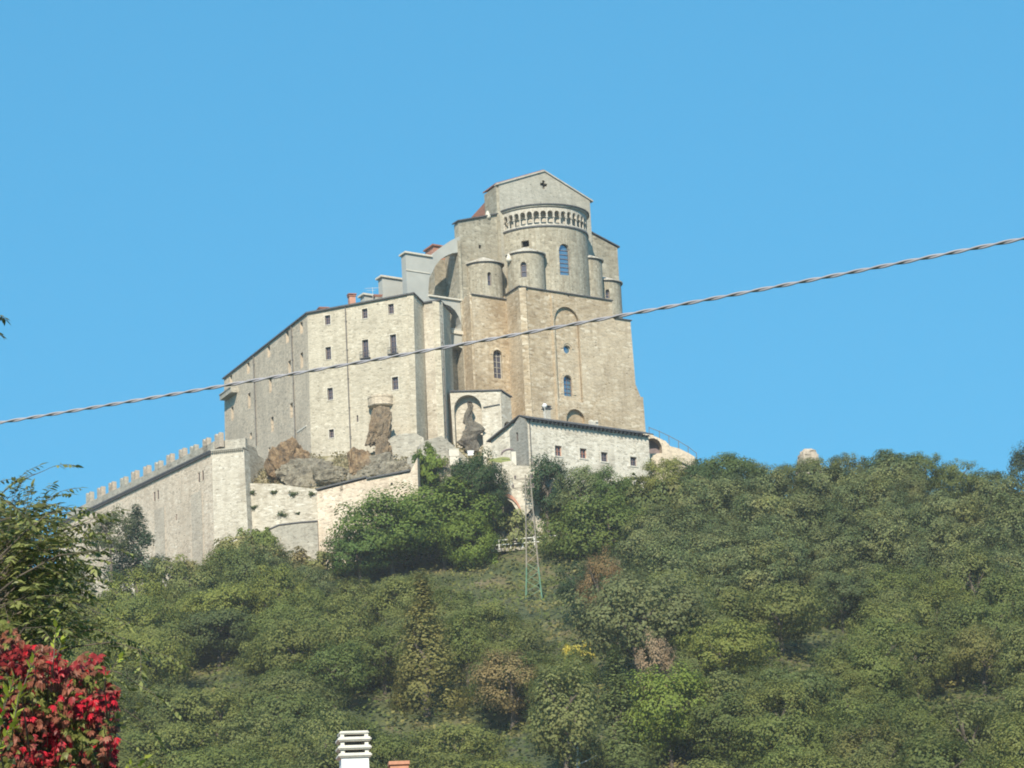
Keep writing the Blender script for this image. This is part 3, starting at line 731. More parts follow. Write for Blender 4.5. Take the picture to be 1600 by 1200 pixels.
    s.poly([(718, 394), (707, 395.5), (697, 399.5), (688, 405.5), (681, 414), (676, 424), (671, 434), (669.5, 452), (669.5, 460), (724, 468.5)], 1)
    s.poly([(692, 474), (703, 478), (711, 485), (717, 495), (720.5, 506), (721, 514), (700, 512), (688, 500)], 1)
    s.poly([(707, 541), (716, 541), (726, 546), (733, 554), (738, 566), (741, 612), (742, 640), (707, 640)], 1)
    outl = [(633.5, 396), (672.5, 401), (682, 392), (692, 384), (704, 376), (718, 370), (739, 545), (739, 540)]
    a_r = s.pix(718, 390)[0]
    o2 = [s.pix(633.5, 396), s.pix(672.5, 401), s.pix(682, 392), s.pix(692, 384), s.pix(704, 376), (26.0, s.pix(718, 369)[1]), (26.0, 80.0)]
    mx = 26.0
    o2 = o2 + [(s.pix(633.5, 396)[0]+.25, 80.0)]
    s.holes = [([(min(a, mx-.15), z) for a, z in h], r) for h, r in s.holes]
    obj('pier_and_arch', s.mesh(o2, 1.6, True), M['render'], fb1)
    rw = slab_plane(2.4); obj('recess_wall', rw.mesh([(s.pix(690, 560)[0], 80), (mx, 80), (mx, s.pix(720, 534)[1]), (s.pix(690, 560)[0], s.pix(720, 534)[1])], .5, holes=False), M['leftw'], fb1)
    (xa, za), (xb_, zb_) = s.pix(631, 395), s.pix(674, 401)
    bm = B(); s.slab(bm, xa, xb_, za-.02, za+.22, -.25, 1.9); obj('coping', bm, M['lintel'], fb1)
    bm = B(); s.slab(bm, xa+.2, xb_-.4, za-2.45, za-2.33, -.1, 0); obj('coping', bm, M['lintel'], fb1)
    bm = B(); s.slab(bm, s.pix(669, 462)[0], mx, s.pix(669, 462)[1]-.1, s.pix(669, 462)[1]+.12, -.28, 0); obj('coping', bm, M['lintel'], fb1)
    bm = B(); s.slab(bm, s.pix(704, 516)[0], mx, s.pix(712, 518)[1]-.35, s.pix(712, 518)[1]+.1, -.22, 0); obj('coping', bm, M['lintel'], fb1)
    place(fb1, (s.P(22, 0).x, s.P(22, 0).y, 90))
    for off, (lx, ly), (rx_, ry), lab, nm in ((7.5, (597, 433), (640, 440), 'small blue-grey stepped buttress with a red tiled cap behind the monastery roof', 'buttress'),
                                    (14, (569, 461), (600, 466), 'lowest pale stub of buttress beside the antenna on the monastery roof', 'buttress')):
        b = thing(nm, lab, 'buttress'); q = slab_plane(off)
        l_, r_ = q.pix(lx, ly), q.pix(rx_, ry)
        obj('pier', q.mesh([(l_[0], 85), (r_[0]+3, 85), (r_[0]+3, l_[1]), (l_[0], l_[1])], 1.5), M['render'], b)
        bm = B(); q.slab(bm, l_[0]-.35, r_[0]+3.2, l_[1]+.003, l_[1]+.25, -.25, 1.8); q.slab(bm, l_[0], r_[0]+3.1, l_[1]-3.0, l_[1]-2.88, -.1, 0)
        obj('cap', bm, M['lintel'], b); place(b, (q.P(l_[0], 0).x, q.P(l_[0], 0).y, 88))
    # red roofed piece behind the arch
    b = thing('stair_turret', 'small red tiled block peeping over the flying buttress arch', 'turret'); q = slab_plane(5)
    l_, r_ = q.pix(677, 384), q.pix(714, 376)
    obj('wall', q.mesh([(l_[0], 85), (r_[0], 85), (r_[0], l_[1]-1.8), (l_[0], l_[1]-1.8)], 3), M['church'], b)
    obj('upper_wall', q.mesh([(l_[0], l_[1]-1.797), (r_[0], l_[1]-1.797), (r_[0], l_[1]), (l_[0], l_[1])], 3), M['brick'], b)
    bm = B(); q.slab(bm, l_[0]-.3, r_[0], l_[1]+.003, l_[1]+.2, -.25, 3.2); obj('roof', bm, M['tile'], b); place(b, (q.P(l_[0], 0).x, q.P(l_[0], 0).y, 88))
    return dict(T=T, N=N, SK=SK, O=O, K=K, TN=TN, L0=L0)
CH = church()
#@@WALLS
# ------------------------------------------------------------------ outer walls and small buildings
def rock(name, c, r, seed, mat, label=None, sub=5, amp=.38, rot=0, parent=None):
    rg = random.Random(seed*13+1); planes = []
    for _ in range(17):
        pl = Vector((rg.gauss(0, 1), rg.gauss(0, 1), rg.gauss(0, .8))).normalized(); planes.append((pl, rg.uniform(.55, 1.0)))
    bm = B(); bmesh.ops.create_icosphere(bm, subdivisions=sub, radius=1)
    for v in bm.verts:
        p = v.co.copy(); n = p.normalized()
        d = min(h/max(.12, n.dot(pl)) for pl, h in planes)
        d = min(d, 1.3) + .10*(1-2*abs(noise.noise(p*2.6+Vector((seed, 0, 9))))) + .05*(1-2*abs(noise.noise(p*6.5+Vector((3, seed, 1))))) + .3*amp*(noise.noise(p*1.3+Vector((seed*7.1, 0, 0)))*1.2 + .6*noise.noise(p*3+Vector((0, seed*3.3, 0))) + .35*noise.noise(p*6+Vector((0, seed, 4))) + .22*noise.noise(p*14+Vector((seed, 2, 4))))
        d -= .13*abs(noise.noise(Vector((p.x*5, p.y*5, p.z*2.2+seed)))*2)
        q = n*d; q = Vector((q.x, q.y, q.z))
        # blocky facets
        q = Vector([math.copysign(abs(k)**.8, k) for k in q])
        v.co = Matrix.Rotation(rot, 3, 'Y') @ Vector((q.x*r[0], q.y*r[1], q.z*r[2])) + Vector(c)
    o = obj(name, bm, mat, parent)
    if label: tag(o, label, 'rock')
    return o
LEAFV = np.array([(0, -.5, 0), (.5, 0, .06), (0, .5, 0), (-.5, 0, .06)])
def scatter_leaves(P, Nn, size, rng, aspect=.8):
    n = len(P); Nn = Nn/np.linalg.norm(Nn, axis=1)[:, None]
    a = np.cross(Nn, rng.normal(size=(n, 3))); a /= np.linalg.norm(a, axis=1)[:, None]; b = np.cross(Nn, a)
    s = (size*rng.uniform(.6, 1.4, n))[:, None]
    V = np.stack([P - a*s*.5, P + b*s*.5*aspect + Nn*s*.1, P + a*s*.5, P - b*s*.5*aspect + Nn*s*.1], 1).reshape(-1, 3)
    F = np.arange(4*n).reshape(n, 4); return V, F
M['greyw2'] = masonry('dull_rubble', (.51, .44, .35), (.6, .54, .45), (.28, .23, .18))
def outer():
    # crenellated wall
    t = thing('fortified_wall', 'long battlemented wall with swallow-tail merlons climbing from the left to the monastery', 'wall')
    P = plan(331, 706, 407.5); Q = along(P, -31.5, 90, 822); Rr = along(P, 112, 381, 701)
    f = Facade(P, Q)
    sm = [f.rect(x, y, .5, 1.25, .2) for x, y in ((241.5, 776), (247, 773), (311, 746), (317, 742.5), (172, 811), (177, 808))] + [f.rect(275.5, 808, .35, .8, .2)]
    a_end, zQ = f.pix(122, 806); zP = f.pix(331, 706)[1]; print('fort z', zP, zQ, f.pix(225, 757))
    f.build('wall', M['pinkw'], t, [(331, 707), (90, 822), (90, 960), (338, 960)], 1.6)
    for o in sm: f.window(o, t, bars=(0, 0), fw=.03, glass='dark')
    bm = B()
    for x0, x1, yt in ((243, 259, 797), (301, 318, 772)):        # flat buttresses
        a0, a1 = sorted((f.pix(x0, 850)[0], f.pix(x1, 850)[0])); z = f.pix(x0, yt)[1]
        f.slab(bm, a0, a1, 60, z, -.06, 0)
    obj('buttress_strip', bm, M['greyw2'], t)
    g = Facade(P, Rr)
    g.build('wall', M['cream2'], t, [(331, 707), (381, 702), (394, 960), (338, 960)], 1.6)
    # cornice of corbels and coping
    for fc, (x0, y0), (x1, y1), nn in ((f, (331, 706), (100, 817), 110), (g, (331, 706), (381, 701), 16)):
        (a0, z0), (a1, z1) = fc.pix(x0, y0), fc.pix(x1, y1); bm = B()
        def seg(a, b, za, zb, h0, h1, d0, d1):
            v = [bm.verts.new(fc.P(x, y, d)) for d in (d0, d1) for x, y in ((a, za+h0), (b, zb+h0), (b, zb+h1), (a, za+h1))]
            for q in ((0, 1, 2, 3), (7, 6, 5, 4), (0, 4, 5, 1), (1, 5, 6, 2), (2, 6, 7, 3), (3, 7, 4, 0)): bm.faces.new([v[i] for i in q])
        seg(a0, a1, z0, z1, .02, .22, -.35, 1.6)
        for k in range(nn):
            u = (k+.25)/nn; v_ = (k+.75)/nn; seg(a0+(a1-a0)*u, a0+(a1-a0)*v_, z0+(z1-z0)*u, z0+(z1-z0)*v_, -.22, .02, -.3, 0)
        obj('cornice', bm, M['slate'] if fc is f else M['greyw'], t)
        bm = B(); seg(a0, a1, z0, z1, .22, 1.5, .5, 1.1); obj('parapet', bm, M['greyw'], t)
    mer = []
    for k, (x, y) in enumerate(((130, 545), (200, 515), (270, 480), (343, 450), (412, 415), (487, 380), (560, 350), (632, 310), (710, 275), (780, 250), (858, 210), (935, 180))):
        px, py = 100+x/4, 640+y/4
        a, z = f.pix(px, py); bm = B(); w = .76+.05*math.sin(k*2.3); z += .06*math.sin(k*1.9)
        zb = z-1.25; lo = [(a-w, zb), (a+w, zb), (a+w*.95, z+.62), (a+.5*w, z+.66), (a, z+.22), (a-.5*w, z+.6), (a-w*.97, z+.66)]
        s = Facade(f.P(0, 0, .5).to_2d(), f.P(5, 0, .5).to_2d())
        obj('merlon', s.mesh(lo, .62), M['merl'] if k % 3 else M['greyw'], t)
    for px, py in ((347, 688), ):
        a, z = g.pix(px-6, py+6)
    place(t, (P.x, P.y, 70))
    # slim grey wall between the battlements and the monastery
    t = thing('corner_wall', 'narrow grey weathered wall joining the battlements to the monastery corner', 'wall')
    c = Facade(plan(376, 700, 413), plan(412, 715, 418.5))
    c.build('wall', M['greyw'], t, [(350, 690), (381, 692), (400, 700), (404, 712), (412, 716), (420, 960), (386, 960)], 3); place(t, (*plan(395, 760, 412), 70))
    # lower retaining wall with plants in it
    t = thing('retaining_wall', 'pale cream retaining wall dotted with small green plants right of the battlemented corner', 'wall')
    c = Facade(plan(388, 756, 407), plan(497, 766, 405.6))
    c.build('wall', M['cream2'], t, [(388, 755), (430, 756), (497, 765), (500, 905), (392, 905)], 2.0); place(t, (*plan(440, 830, 406), 70))
    rng = np.random.default_rng(5)
    for i, (px, py, r) in enumerate(((428, 769, .36), (459, 772, .5), (487, 772, .38), (440, 804, .6), (394, 770, .4), (466, 802, .16), (396, 793, .35))):
        a, z = c.pix(px, py); p = c.P(a, z, -.05)
        r *= 1.3; n = 240; d = rng.normal(size=(n, 3)); d /= np.linalg.norm(d, axis=1)[:, None]; d[:, 1] = -abs(d[:, 1])
        V, F = scatter_leaves(np.array(p)+d*r*np.array((1.1, .5, .6))*rng.uniform(.1, 1.15, (n, 1))*(1+.5*np.sin(np.arctan2(d[:, 2:3], d[:, :1])*3+i)), d, .16, rng)
        o = np_mesh('wall_plant', V, F, M['leaf']); o.color = (.11, .14, .06, 1)
        place_ = ('top left', 'large upper middle', 'top right', 'spreading lower middle', 'left end', 'tiny lower right', 'left edge lower')[i]
        tag(o, f'green plant tuft growing from the cream retaining wall, {place_} one', 'plant', 'plants rooted in the retaining wall')
    t = thing('low_wall', 'low grey ramp wall with dark coping at the foot of the cream retaining wall', 'wall')
    c = Facade(plan(420, 830, 404.6), plan(497, 820, 404))
    c.build('wall', M['greyw'], t, [(418, 830), (436, 822), (470, 818), (496, 816), (499, 905), (418, 905)], .5)
    bm = B()
    for (x0, y0), (x1, y1) in (((418, 829), (436, 821)), ((436, 821), (470, 817)), ((470, 817), (496, 815))):
        a, b = c.pix(x0, y0), c.pix(x1, y1); sloped(bm, [c.P(a[0], a[1]+.16, -.12), c.P(b[0], b[1]+.16, -.12), c.P(b[0], b[1]+.16, .6), c.P(a[0], a[1]+.16, .6)], .15)
    obj('coping', bm, M['slate'], t); place(t, (*plan(450, 860, 404), 70))
    # ruined wall with tile-topped edge
    t = thing('terrace_wall', 'pinkish ruined terrace wall with a dark sloping tiled top above the big green tree', 'wall')
    P0 = plan(495, 766, 404.2); P1 = plan(641, 737, 401.5); P2 = plan(657, 715, 404.5)
    c = Facade(P0, P1)
    dr = c.rect(533.5, 762.5, .42, .95, .4); hl = c.rect(612, 756, .3, .3, .3)
    c.build('wall', M['pinkw'], t, [(495, 768), (572, 749), (641, 738), (652, 715), (656, 860), (500, 905)], 1.2)
    for o in (dr, hl): c.window(o, t, bars=(0, 0), fw=.03, glass='dark', name='opening')
    e = Facade(P0, P0+Vector((-.6, 6))); 
    bm = B()
    for (x0, y0), (x1, y1) in (((494, 767), (573, 747)), ((573, 750), (641, 737))):
        a, b = c.pix(x0, y0), c.pix(x1, y1); sloped(bm, [c.P(a[0], a[1]+.26, -.3), c.P(b[0], b[1]+.26, -.3), c.P(b[0], b[1]+.3, 1.5), c.P(a[0], a[1]+.3, 1.5)], .2)
    obj('tiled_top', bm, M['slate'], t)
    place(t, (P0.x, P0.y, 70))
    # mortared face behind the ivy
    t = thing('retaining_wall', 'leaning grey stone wall strip beside the ivy above the terrace wall', 'wall')
    c = Facade(plan(640, 715, 405.5), plan(662, 760, 404.2)); c.build('wall', M['greyw'], t, [(636, 716), (645, 712), (652, 716), (664, 770), (664, 800), (636, 800)], 1); place(t, (*plan(650, 770, 405), 75))
    t = thing('retaining_wall', 'rounded grey stone retaining wall right of the rock spur under the monastery', 'wall')
    c = Facade(plan(600, 700, 409), plan(660, 700, 409)); c.build('wall', M['greyw'], t, [(601, 700), (605, 688), (615, 681), (632, 677), (650, 677), (662, 684), (664, 730), (601, 730)], 1.2); place(t, (*plan(630, 700, 409), 80))
    t = thing('retaining_wall', 'sloping grey stone wall above the bright green bush', 'wall')
    c = Facade(plan(655, 700, 408), plan(730, 700, 410)); c.build('wall', M['greyw'], t, [(655, 697), (660, 690), (690, 681), (706, 694), (740, 726), (742, 770), (655, 770)], 1.2); place(t, (*plan(690, 720, 409), 80))
    # wall with blind arch and pointed rock
    t = thing('arched_wall', 'cream wall with a round blind arch framing a pointed dark rock, between monastery and church', 'wall')
    f = Facade(plan(700, 612, 415.2), plan(783, 612, 414.6))
    r = (f.pix(752, 660)[0]-f.pix(709, 660)[0])/2; ca = f.pix(731, 640)[0]; zt = f.pix(731, 617)[1]
    f.holes.append(([(ca-r, f.pix(731, 716)[1]), (ca+r, f.pix(731, 716)[1])] + [(ca+r*math.cos(q), zt-r+r*math.sin(q)) for q in [math.pi*k/14 for k in range(15)]], 1.1))
    f.build('wall', M['cream2'], t, [(703, 613), (782, 611), (788, 745), (712, 745)], 1.6)
    P1 = f.P(f.pix(782, 612)[0], 0).to_2d(); P2 = along(P1, 40, 798, 621)
    f2 = Facade(P1, P2); op = f2.arch(794, 668, 1.7, 1.6, .8)
    f2.build('wall', M['cream2'], t, [(782, 611), (798, 622), (806, 745), (788, 745)], 1); 
    f2.window(op, t, bars=(0, 0), fw=.03, glass='dark', name='opening')
    bm = B(); a, b = f.pix(703, 613), f.pix(782, 611); sloped(bm, [f.P(a[0], a[1]+.2, -.2), f.P(b[0], b[1]+.2, -.2), f.P(b[0], b[1]+.9, 4), f.P(a[0], a[1]+.9, 4)], .16)
    a2, b2 = f2.pix(782, 611), f2.pix(799, 622); sloped(bm, [f2.P(a2[0], a2[1]+.2, -.2), f2.P(b2[0], b2[1]+.2, -.2), f2.P(b2[0], b2[1]+.5, 2), f2.P(a2[0], a2[1]+.5, 2)], .16)
    a, b = f.pix(755, 636), f.pix(781, 631); v = B(); sloped(bm, [f.P(a[0], a[1], -.15), f.P(b[0], b[1], -.15), f.P(b[0], b[1], .1), f.P(a[0], a[1], .1)], .12); v.free()
    obj('coping', bm, M['slate'], t); place(t, (P1.x, P1.y, 85))
    # pointed rock: faceted spire
    p = at(735, 665, 414.4); bm = B(); rows = 10
    prof = [(0, .08), (.12, .2), (.25, .42), (.38, .62), (.5, 1.0), (.6, 1.5), (.68, 1.1), (.78, 1.25), (.9, 1.0), (1.0, .9)]
    zt_, zb = at(735, 628, 414.4).z, at(735, 705, 414.4).z; rings = []
    for k, (u, w) in enumerate(prof):
        off = .25*math.sin(k*1.7) + u*-.4 + (.5 if .4 < u < .7 else 0)
        rings.append([bm.verts.new((p.x+off+w*math.cos(q)*(1+.25*math.sin(q*3+k))+.3*math.sin(k*5.1+q*7), p.y+.2+.5*w*math.sin(q)+.2*math.cos(k*3+q*5), zt_+(zb-zt_)*u+.18*math.sin(q*4+k))) for q in [2*math.pi*j/9 for j in range(9)]])
    for i in range(len(rings)-1):
        for j in range(9): bm.faces.new((rings[i][j], rings[i][(j+1) % 9], rings[i+1][(j+1) % 9], rings[i+1][j]))
    bm.faces.new(rings[0]); bm.faces.new(rings[-1])
    tag(obj('rock', bm, M['rockd']), 'pointed grey rock spire inside the blind arch', 'rock')
    # rocks under the monastery
    for name, (px, py), Y, r, s, m, lab in (
            ('rock', (450, 725), 413, (3.1, 2.2, 3.6), 1, 'rock', 'big orange-brown rock under the left end of the monastery'),
            ('rock', (480, 740), 411, (4.4, 2.0, 2.4), 2, 'rockg', 'broad grey-brown crag right of the orange rock, below the monastery corner'),
            ('rock', (561, 727), 408.3, (1.8, 1.5, 2.7), 3, 'rock', 'small brown crag at the foot of the long drain pipe'),
            ('rock', (594, 667), 409.6, (1.75, 1.5, 3.3), 4, 'rock', 'slender orange rock spur under the round bastion'),
            ('rock', (588, 736), 408, (3.0, 1.6, 1.7), 5, 'rockg', 'low grassy grey rock between the small crag and the ivy'),
            ('rock', (625, 737), 406.5, (2.4, 1.5, 1.5), 6, 'rockg', 'brown rock patch behind the top of the terrace wall'),
            ('rock', (600, 702), 409.0, (1.3, 1.1, 1.9), 7, 'rock', 'lower lump of the orange spur beside the rounded wall'),
            ('rock', (520, 745), 409, (3.2, 1.5, 1.3), 8, 'rockg', 'long low rock shelf above the cream retaining wall'),
            ('rock', (690, 745), 404.5, (1.6, 1.2, 2.2), 9, 'rockg', 'pale rock beside the ivy left of the dark tree'),
            ('rock', (795, 815), 404.5, (2.6, 1.5, 3.4), 10, 'rockg', 'pale stony bank under the small brown arch'),
            ('rock', (782, 850), 401, (2.2, 1.5, 2.2), 12, 'rockg', 'pale crumbling bank left of the white footbridge railing'),
            ('rock', (830, 815), 404, (1.8, 1.5, 2.6), 11, 'rockg', 'stony bank behind the lattice pylon')):
        p = at(px, py, Y); rock(name, p, r, s, M[m], lab, rot=.1*(s % 5-2))
    # stony mound surface behind the lower walls
    fr = [(340, 860, 409), (392, 800, 408.5), (430, 785, 408), (495, 778, 407), (572, 762, 405.5), (640, 752, 405), (700, 760, 405), (760, 790, 405), (812, 800, 405), (860, 790, 405), (1000, 790, 406)]
    bk = [(340, 800, 420), (392, 742, 419), (440, 722, 418), (490, 716, 416.5), (560, 712, 412), (610, 706, 411), (665, 698, 413), (710, 700, 415.5), (790, 715, 416), (830, 745, 412), (1000, 770, 412)]
    V = []; nu, nv = 160, 14
    for i in range(nu+1):
        u = i/nu*(len(fr)-1); k = min(int(u), len(fr)-2); w = u-k
        a = at(*fr[k])*(1-w) + at(*fr[k+1])*w; b = at(*bk[k])*(1-w) + at(*bk[k+1])*w
        for j in range(nv+1):
            v = j/nv; p = a*(1-v) + b*v; p.z += noise.fractal(p*.25, 1, 2, 4)*.9*math.sin(math.pi*v)+.2; V.append(p[:])
        # skirt
    i = (np.arange(nu)[:, None]*(nv+1) + np.arange(nv)[None, :]).ravel(); F = np.stack([i, i+nv+1, i+nv+2, i+1], 1)
    m, nt, bs = newmat('dry_grass_and_rock'); tc = nt.nodes.new('ShaderNodeTexCoord'); n = noi(nt, tc.outputs['Object'], .6, 8, .7)
    nt.links.new(ramp(nt, n, [(.34, (.10, .085, .05)), (.45, (.20, .175, .09)), (.56, (.30, .26, .18)), (.66, (.40, .36, .28))]), bs.inputs['Base Color']); bs.inputs['Roughness'].default_value = 1
    o = np_mesh('rocky_slope', np.array(V), F, m); tag(o, kind='structure')
    rng = np.random.default_rng(31); Pg = np.array(V); sel = []
    for q in Pg:
        if noise.noise(Vector((q[0]*.5, q[1]*.5, 5))) > -.12: sel += [q]*5
    sel = np.array(sel); sel = sel + rng.normal(size=sel.shape)*np.array((.35, .35, .05)); sel[:, 2] += rng.uniform(0, .5, len(sel))
    Vg, Fg = scatter_leaves(sel, np.array((0, -.8, .5))+rng.normal(size=sel.shape)*.5, .28, rng)
    og = np_mesh('dry_grass', Vg, Fg, M['leaf']); og.color = (.19, .165, .085, 1); tag(og, kind='stuff')
    # the long house
    t = thing('long_house', 'plain stone house with a dark overhanging roof standing below the church podium', 'house')
    P = plan(824, 653, 400); Q = along(P, 50, 1013, 678)
    f = Facade(P, Q); zw = (f.pix(824, 655)[1]+f.pix(1013, 680)[1])/2; print('house', f.pix(824, 655), f.pix(1013, 680))
    ops = [f.rect(x, y, 1.15, w, .35) for x, y, w in ((872.5, 704.5, 1.35), (911.5, 708.5, 1.3), (944.5, 714, 1.25), (990, 721, 1.2))]
    o5 = f.rect(914, 739, 1.1, .9, .35); sp = f.rect(880, 726, .3, .3, .3)
    f.build('wall', M['housew'], t, [(0, 72), (f.L, 72), (f.L, zw), (0, zw)], 7.5, px=False)
    for k, o in enumerate(ops): f.window(o, t, bars=(1, 1), surround=.17, fw=.08, frame='brick' if k < 2 else 'frame')
    f.window(o5, t, bars=(0, 0), glass='dark'); f.window(sp, t, bars=(0, 0), glass='dark', fw=.03, name='vent')
    ge = along(P, -40, 800, 673); g = Facade(P, ge); gl = (ge-P).length; ap = g.pix(810, 646)
    sw = g.arch(812, 683, .4, 1.2, .3)
    zl = g.pix(799, 675)[1]
    glw = max(gl, 3.2)
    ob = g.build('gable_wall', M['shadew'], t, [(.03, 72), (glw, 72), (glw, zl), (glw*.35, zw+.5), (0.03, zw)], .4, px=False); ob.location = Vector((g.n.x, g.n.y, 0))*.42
    w_ = g.window(sw, t, bars=(0, 0), glass='dark', fw=.04); w_.location = ob.location
    bm = B()
    q = lambda a, z, d: f.P(a, z, d)
    ridge = .35*glw
    sloped(bm, [q(-.5, zw+.12, -.6), q(f.L+.4, zw+.12, -.6), q(f.L+.4, zw+.75, ridge), q(-.5, zw+.75, ridge)], .15)
    sloped(bm, [q(-.5, zw+.75, ridge), q(f.L+.4, zw+.75, ridge), q(f.L+.4, zl-.3, 7.9), q(-.5, zl-.3, 7.9)], .15)
    obj('roof', bm, M['slate'], t)
    bm = B()
    for k in range(30): f.slab(bm, .2+k*f.L/30, .35+k*f.L/30, zw-.3, zw-.08, -.55, 0)
    obj('rafter_ends', bm, M['iron'], t)
    bm = B(); a, z = f.pix(827.5, 690); add_bar(bm, f.P(.25, zw-.3, -.1), f.P(.25, 78, -.1), .14, seg=8); obj('drain_pipe', bm, M['pipe'], t)
    place(t, (P.x, P.y, 80))
    # lamp and chimneys behind the house roof
    c = thing('chimney', 'small pale chimney rising behind the long house roof, below the big apse', 'chimney'); p = at(855, 655, 404); bm = B()
    add_box(bm, (p.x, p.y, p.z), (.7, .7, 2.6), .7); obj('shaft', bm, M['pale'], c); bm = B(); add_box(bm, (p.x, p.y, p.z+1.36), (1.1, 1.0, .12), .7); add_box(bm, (p.x, p.y, p.z+1.7), (1.0, .9, .1), .7)
    for s in (-.35, .35): add_box(bm, (p.x+s, p.y, p.z+1.53), (.12, .5, .24), .7)
    obj('cap', bm, M['slate'], c); place(c, p-Vector((0, 0, 1.3)))
    c = thing('lamp', 'white globe lamp on a short post beside the small chimney of the long house', 'lamp'); p = at(851, 634, 403.5); bm = B()
    bmesh.ops.create_uvsphere(bm, u_segments=12, v_segments=8, radius=.32, matrix=Matrix.Translation(p)); obj('globe', bm, M['white'], c, True)
    bm = B(); add_bar(bm, p-Vector((0, 0, .25)), p-Vector((0, 0, 2.6)), .1, seg=8); add_box(bm, p-Vector((0, 0, .32)), (.25, .25, .1)); obj('post', bm, M['railw'], c); place(c, p-Vector((0, 0, 2.6)))
    c = thing('chimney', 'low whitish vent cluster behind the middle of the long house roof', 'chimney'); p = at(927, 662, 411); bm = B()
    add_box(bm, p-Vector((0, 0, .8)), (1.2, .6, 2.0), .6); obj('shaft', bm, M['pale'], c); bm = B(); add_box(bm, p+Vector((-.3, 0, .3)), (.4, .5, .35), .6); add_box(bm, p+Vector((.35, 0, .25)), (.35, .5, .25), .6); obj('pots', bm, M['lintel'], c); place(c, p-Vector((0, 0, 1.8)))
    # ruin with dark arch right of the house
    t = thing('ruined_wall', 'broken stone wall with a dark round archway sloping down from the right end of the long house', 'wall')
    f = Facade(plan(1005, 690, 415.5), plan(1090, 720, 417))
    f.holes.append(([f.pix(*p) for p in ((1010, 686), (1022, 684.5), (1030, 689), (1034, 697), (1035, 708), (1009, 709))], 1.5))
    f.build('wall', M['leftw'], t, [(1004, 678), (1014, 676), (1022, 681), (1040, 689), (1047, 697), (1062, 701), (1078, 709), (1086, 714), (1092, 880), (1008, 880)], 3)
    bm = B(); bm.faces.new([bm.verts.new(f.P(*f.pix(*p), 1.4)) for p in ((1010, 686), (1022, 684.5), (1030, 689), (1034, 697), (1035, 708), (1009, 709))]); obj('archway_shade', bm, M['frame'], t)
    bm = B(); 
    for (x0, y0), (x1, y1) in (((1052, 716), (1068, 724)), ((1068, 724), (1086, 733))):
        a, b = f.pix(x0, y0), f.pix(x1, y1); sloped(bm, [f.P(a[0], a[1], -.25), f.P(b[0], b[1], -.25), f.P(b[0], b[1], 0), f.P(a[0], a[1], 0)], .14)
    obj('ledge', bm, M['slate'], t); place(t, (*plan(1040, 710, 409), 85))
    t = thing('railing', 'thin iron railing running down above the ruined wall against the sky', 'railing'); bm = B(); cm = B()
    pts = [(1014, 668), (1030, 674), (1045, 681), (1060, 689), (1075, 698), (1088, 708)]
    for a, b in zip(pts[:-1], pts[1:]): add_bar(bm, at(*a, 418.5), at(*b, 418.5), .09, seg=6)
    obj('rail', bm, M['pipe'], t); 
    for x, y in pts: add_bar(cm, at(x, y-1, 418.5), at(x+1, y+22, 418.5), .09, seg=6)
    obj('post', cm, M['pipe'], t); place(t, at(1014, 690, 418.5))
    # small ruin on the right ridge
    t = thing('stone_ruin', 'small crumbling square stone tower stub on the wooded ridge at the right', 'ruin')
    p = at(1262, 718.5, 424); bm = B()
    ring = [(0, 2.3, 2.0), (5.2, 1.75, 1.5), (5.45, 1.95, 1.6), (5.7, 1.2, 1.2), (6.5, .75, .8)]
    bmesh.ops.create_cone(bm, cap_ends=True, segments=4, radius1=2.9, radius2=1.35, depth=6.6, matrix=Matrix.Translation((p.x, p.y, p.z-2.4)) @ Matrix.Rotation(1.1, 4, 'Z'))
    bmesh.ops.subdivide_edges(bm, edges=bm.edges[:], cuts=6, use_grid_fill=True)
    for v in bm.verts: v.co += noise.noise_vector(v.co*1.1)*.22
    obj('wall', bm, M['merl'], t)
    for v in bpy.data.objects[-1:] if False else []: pass
    bm = B(); add_box(bm, (p.x+.1, p.y, p.z+.55), (2.2, 1.9, .16), .5); obj('ledge', bm, M['merl'], t)
    rock('broken_top', (p.x, p.y, p.z+.75), (1.25, 1.0, .75), 21, M['merl'], parent=t, sub=3, amp=.3); place(t, (p.x, p.y, p.z-5))
    # terrace left of the house: pale wall, arch, grass roof, white door
    t = thing('terrace_house', 'pale terrace block with white door post and brown arch left of the long house', 'outbuilding')
    f = Facade(plan(770, 740, 398.6), plan(835, 740, 399))
    f.build('wall', M['cream2'], t, [(784, 722), (800, 720), (806, 727), (835, 729), (835, 790), (815, 812), (806, 795), (800, 785), (792, 780), (784, 782)], 2.2)
    bm = B(); pts = [(787, 771), (793, 771.5), (800, 775), (806, 781), (812, 791), (815, 801)]
    for a, b in zip(pts[:-1], pts[1:]):
        q0, q1 = f.pix(*a), f.pix(*b); sloped(bm, [f.P(q0[0], q0[1], -.25), f.P(q1[0], q1[1], -.25), f.P(q1[0], q1[1], .1), f.P(q0[0], q0[1], .1)], .5)
    obj('arch_ring', bm, M['brick'], t)
    bm = B(); a, z = f.pix(803, 717); f.slab(bm, a-.3, a+.3, z-1.0, z+1.0, .2, .8); obj('door', bm, M['lintel'], t)
    bm = B(); q = [f.P(*f.pix(765, 716), .5), f.P(*f.pix(800, 722), 0), f.P(*f.pix(798, 707), 3), f.P(*f.pix(788, 706), 3)]; sloped(bm, q, .3)
    ms = plain('mossy_roof', (.22, .24, .08), 1, .3, 2); obj('mossy_roof', bm, ms, t)
    bm = B(); c_ = f.pix(797, 706); add_tube(bm, [f.P(c_[0]+1.1*math.cos(q), c_[1]-.3+.7*math.sin(q), .3) for q in [math.pi*k/8 for k in range(3, 9)]], .14, 6); obj('porch_arch', bm, M['frame'], t)
    place(t, (*plan(810, 760, 404), 78))
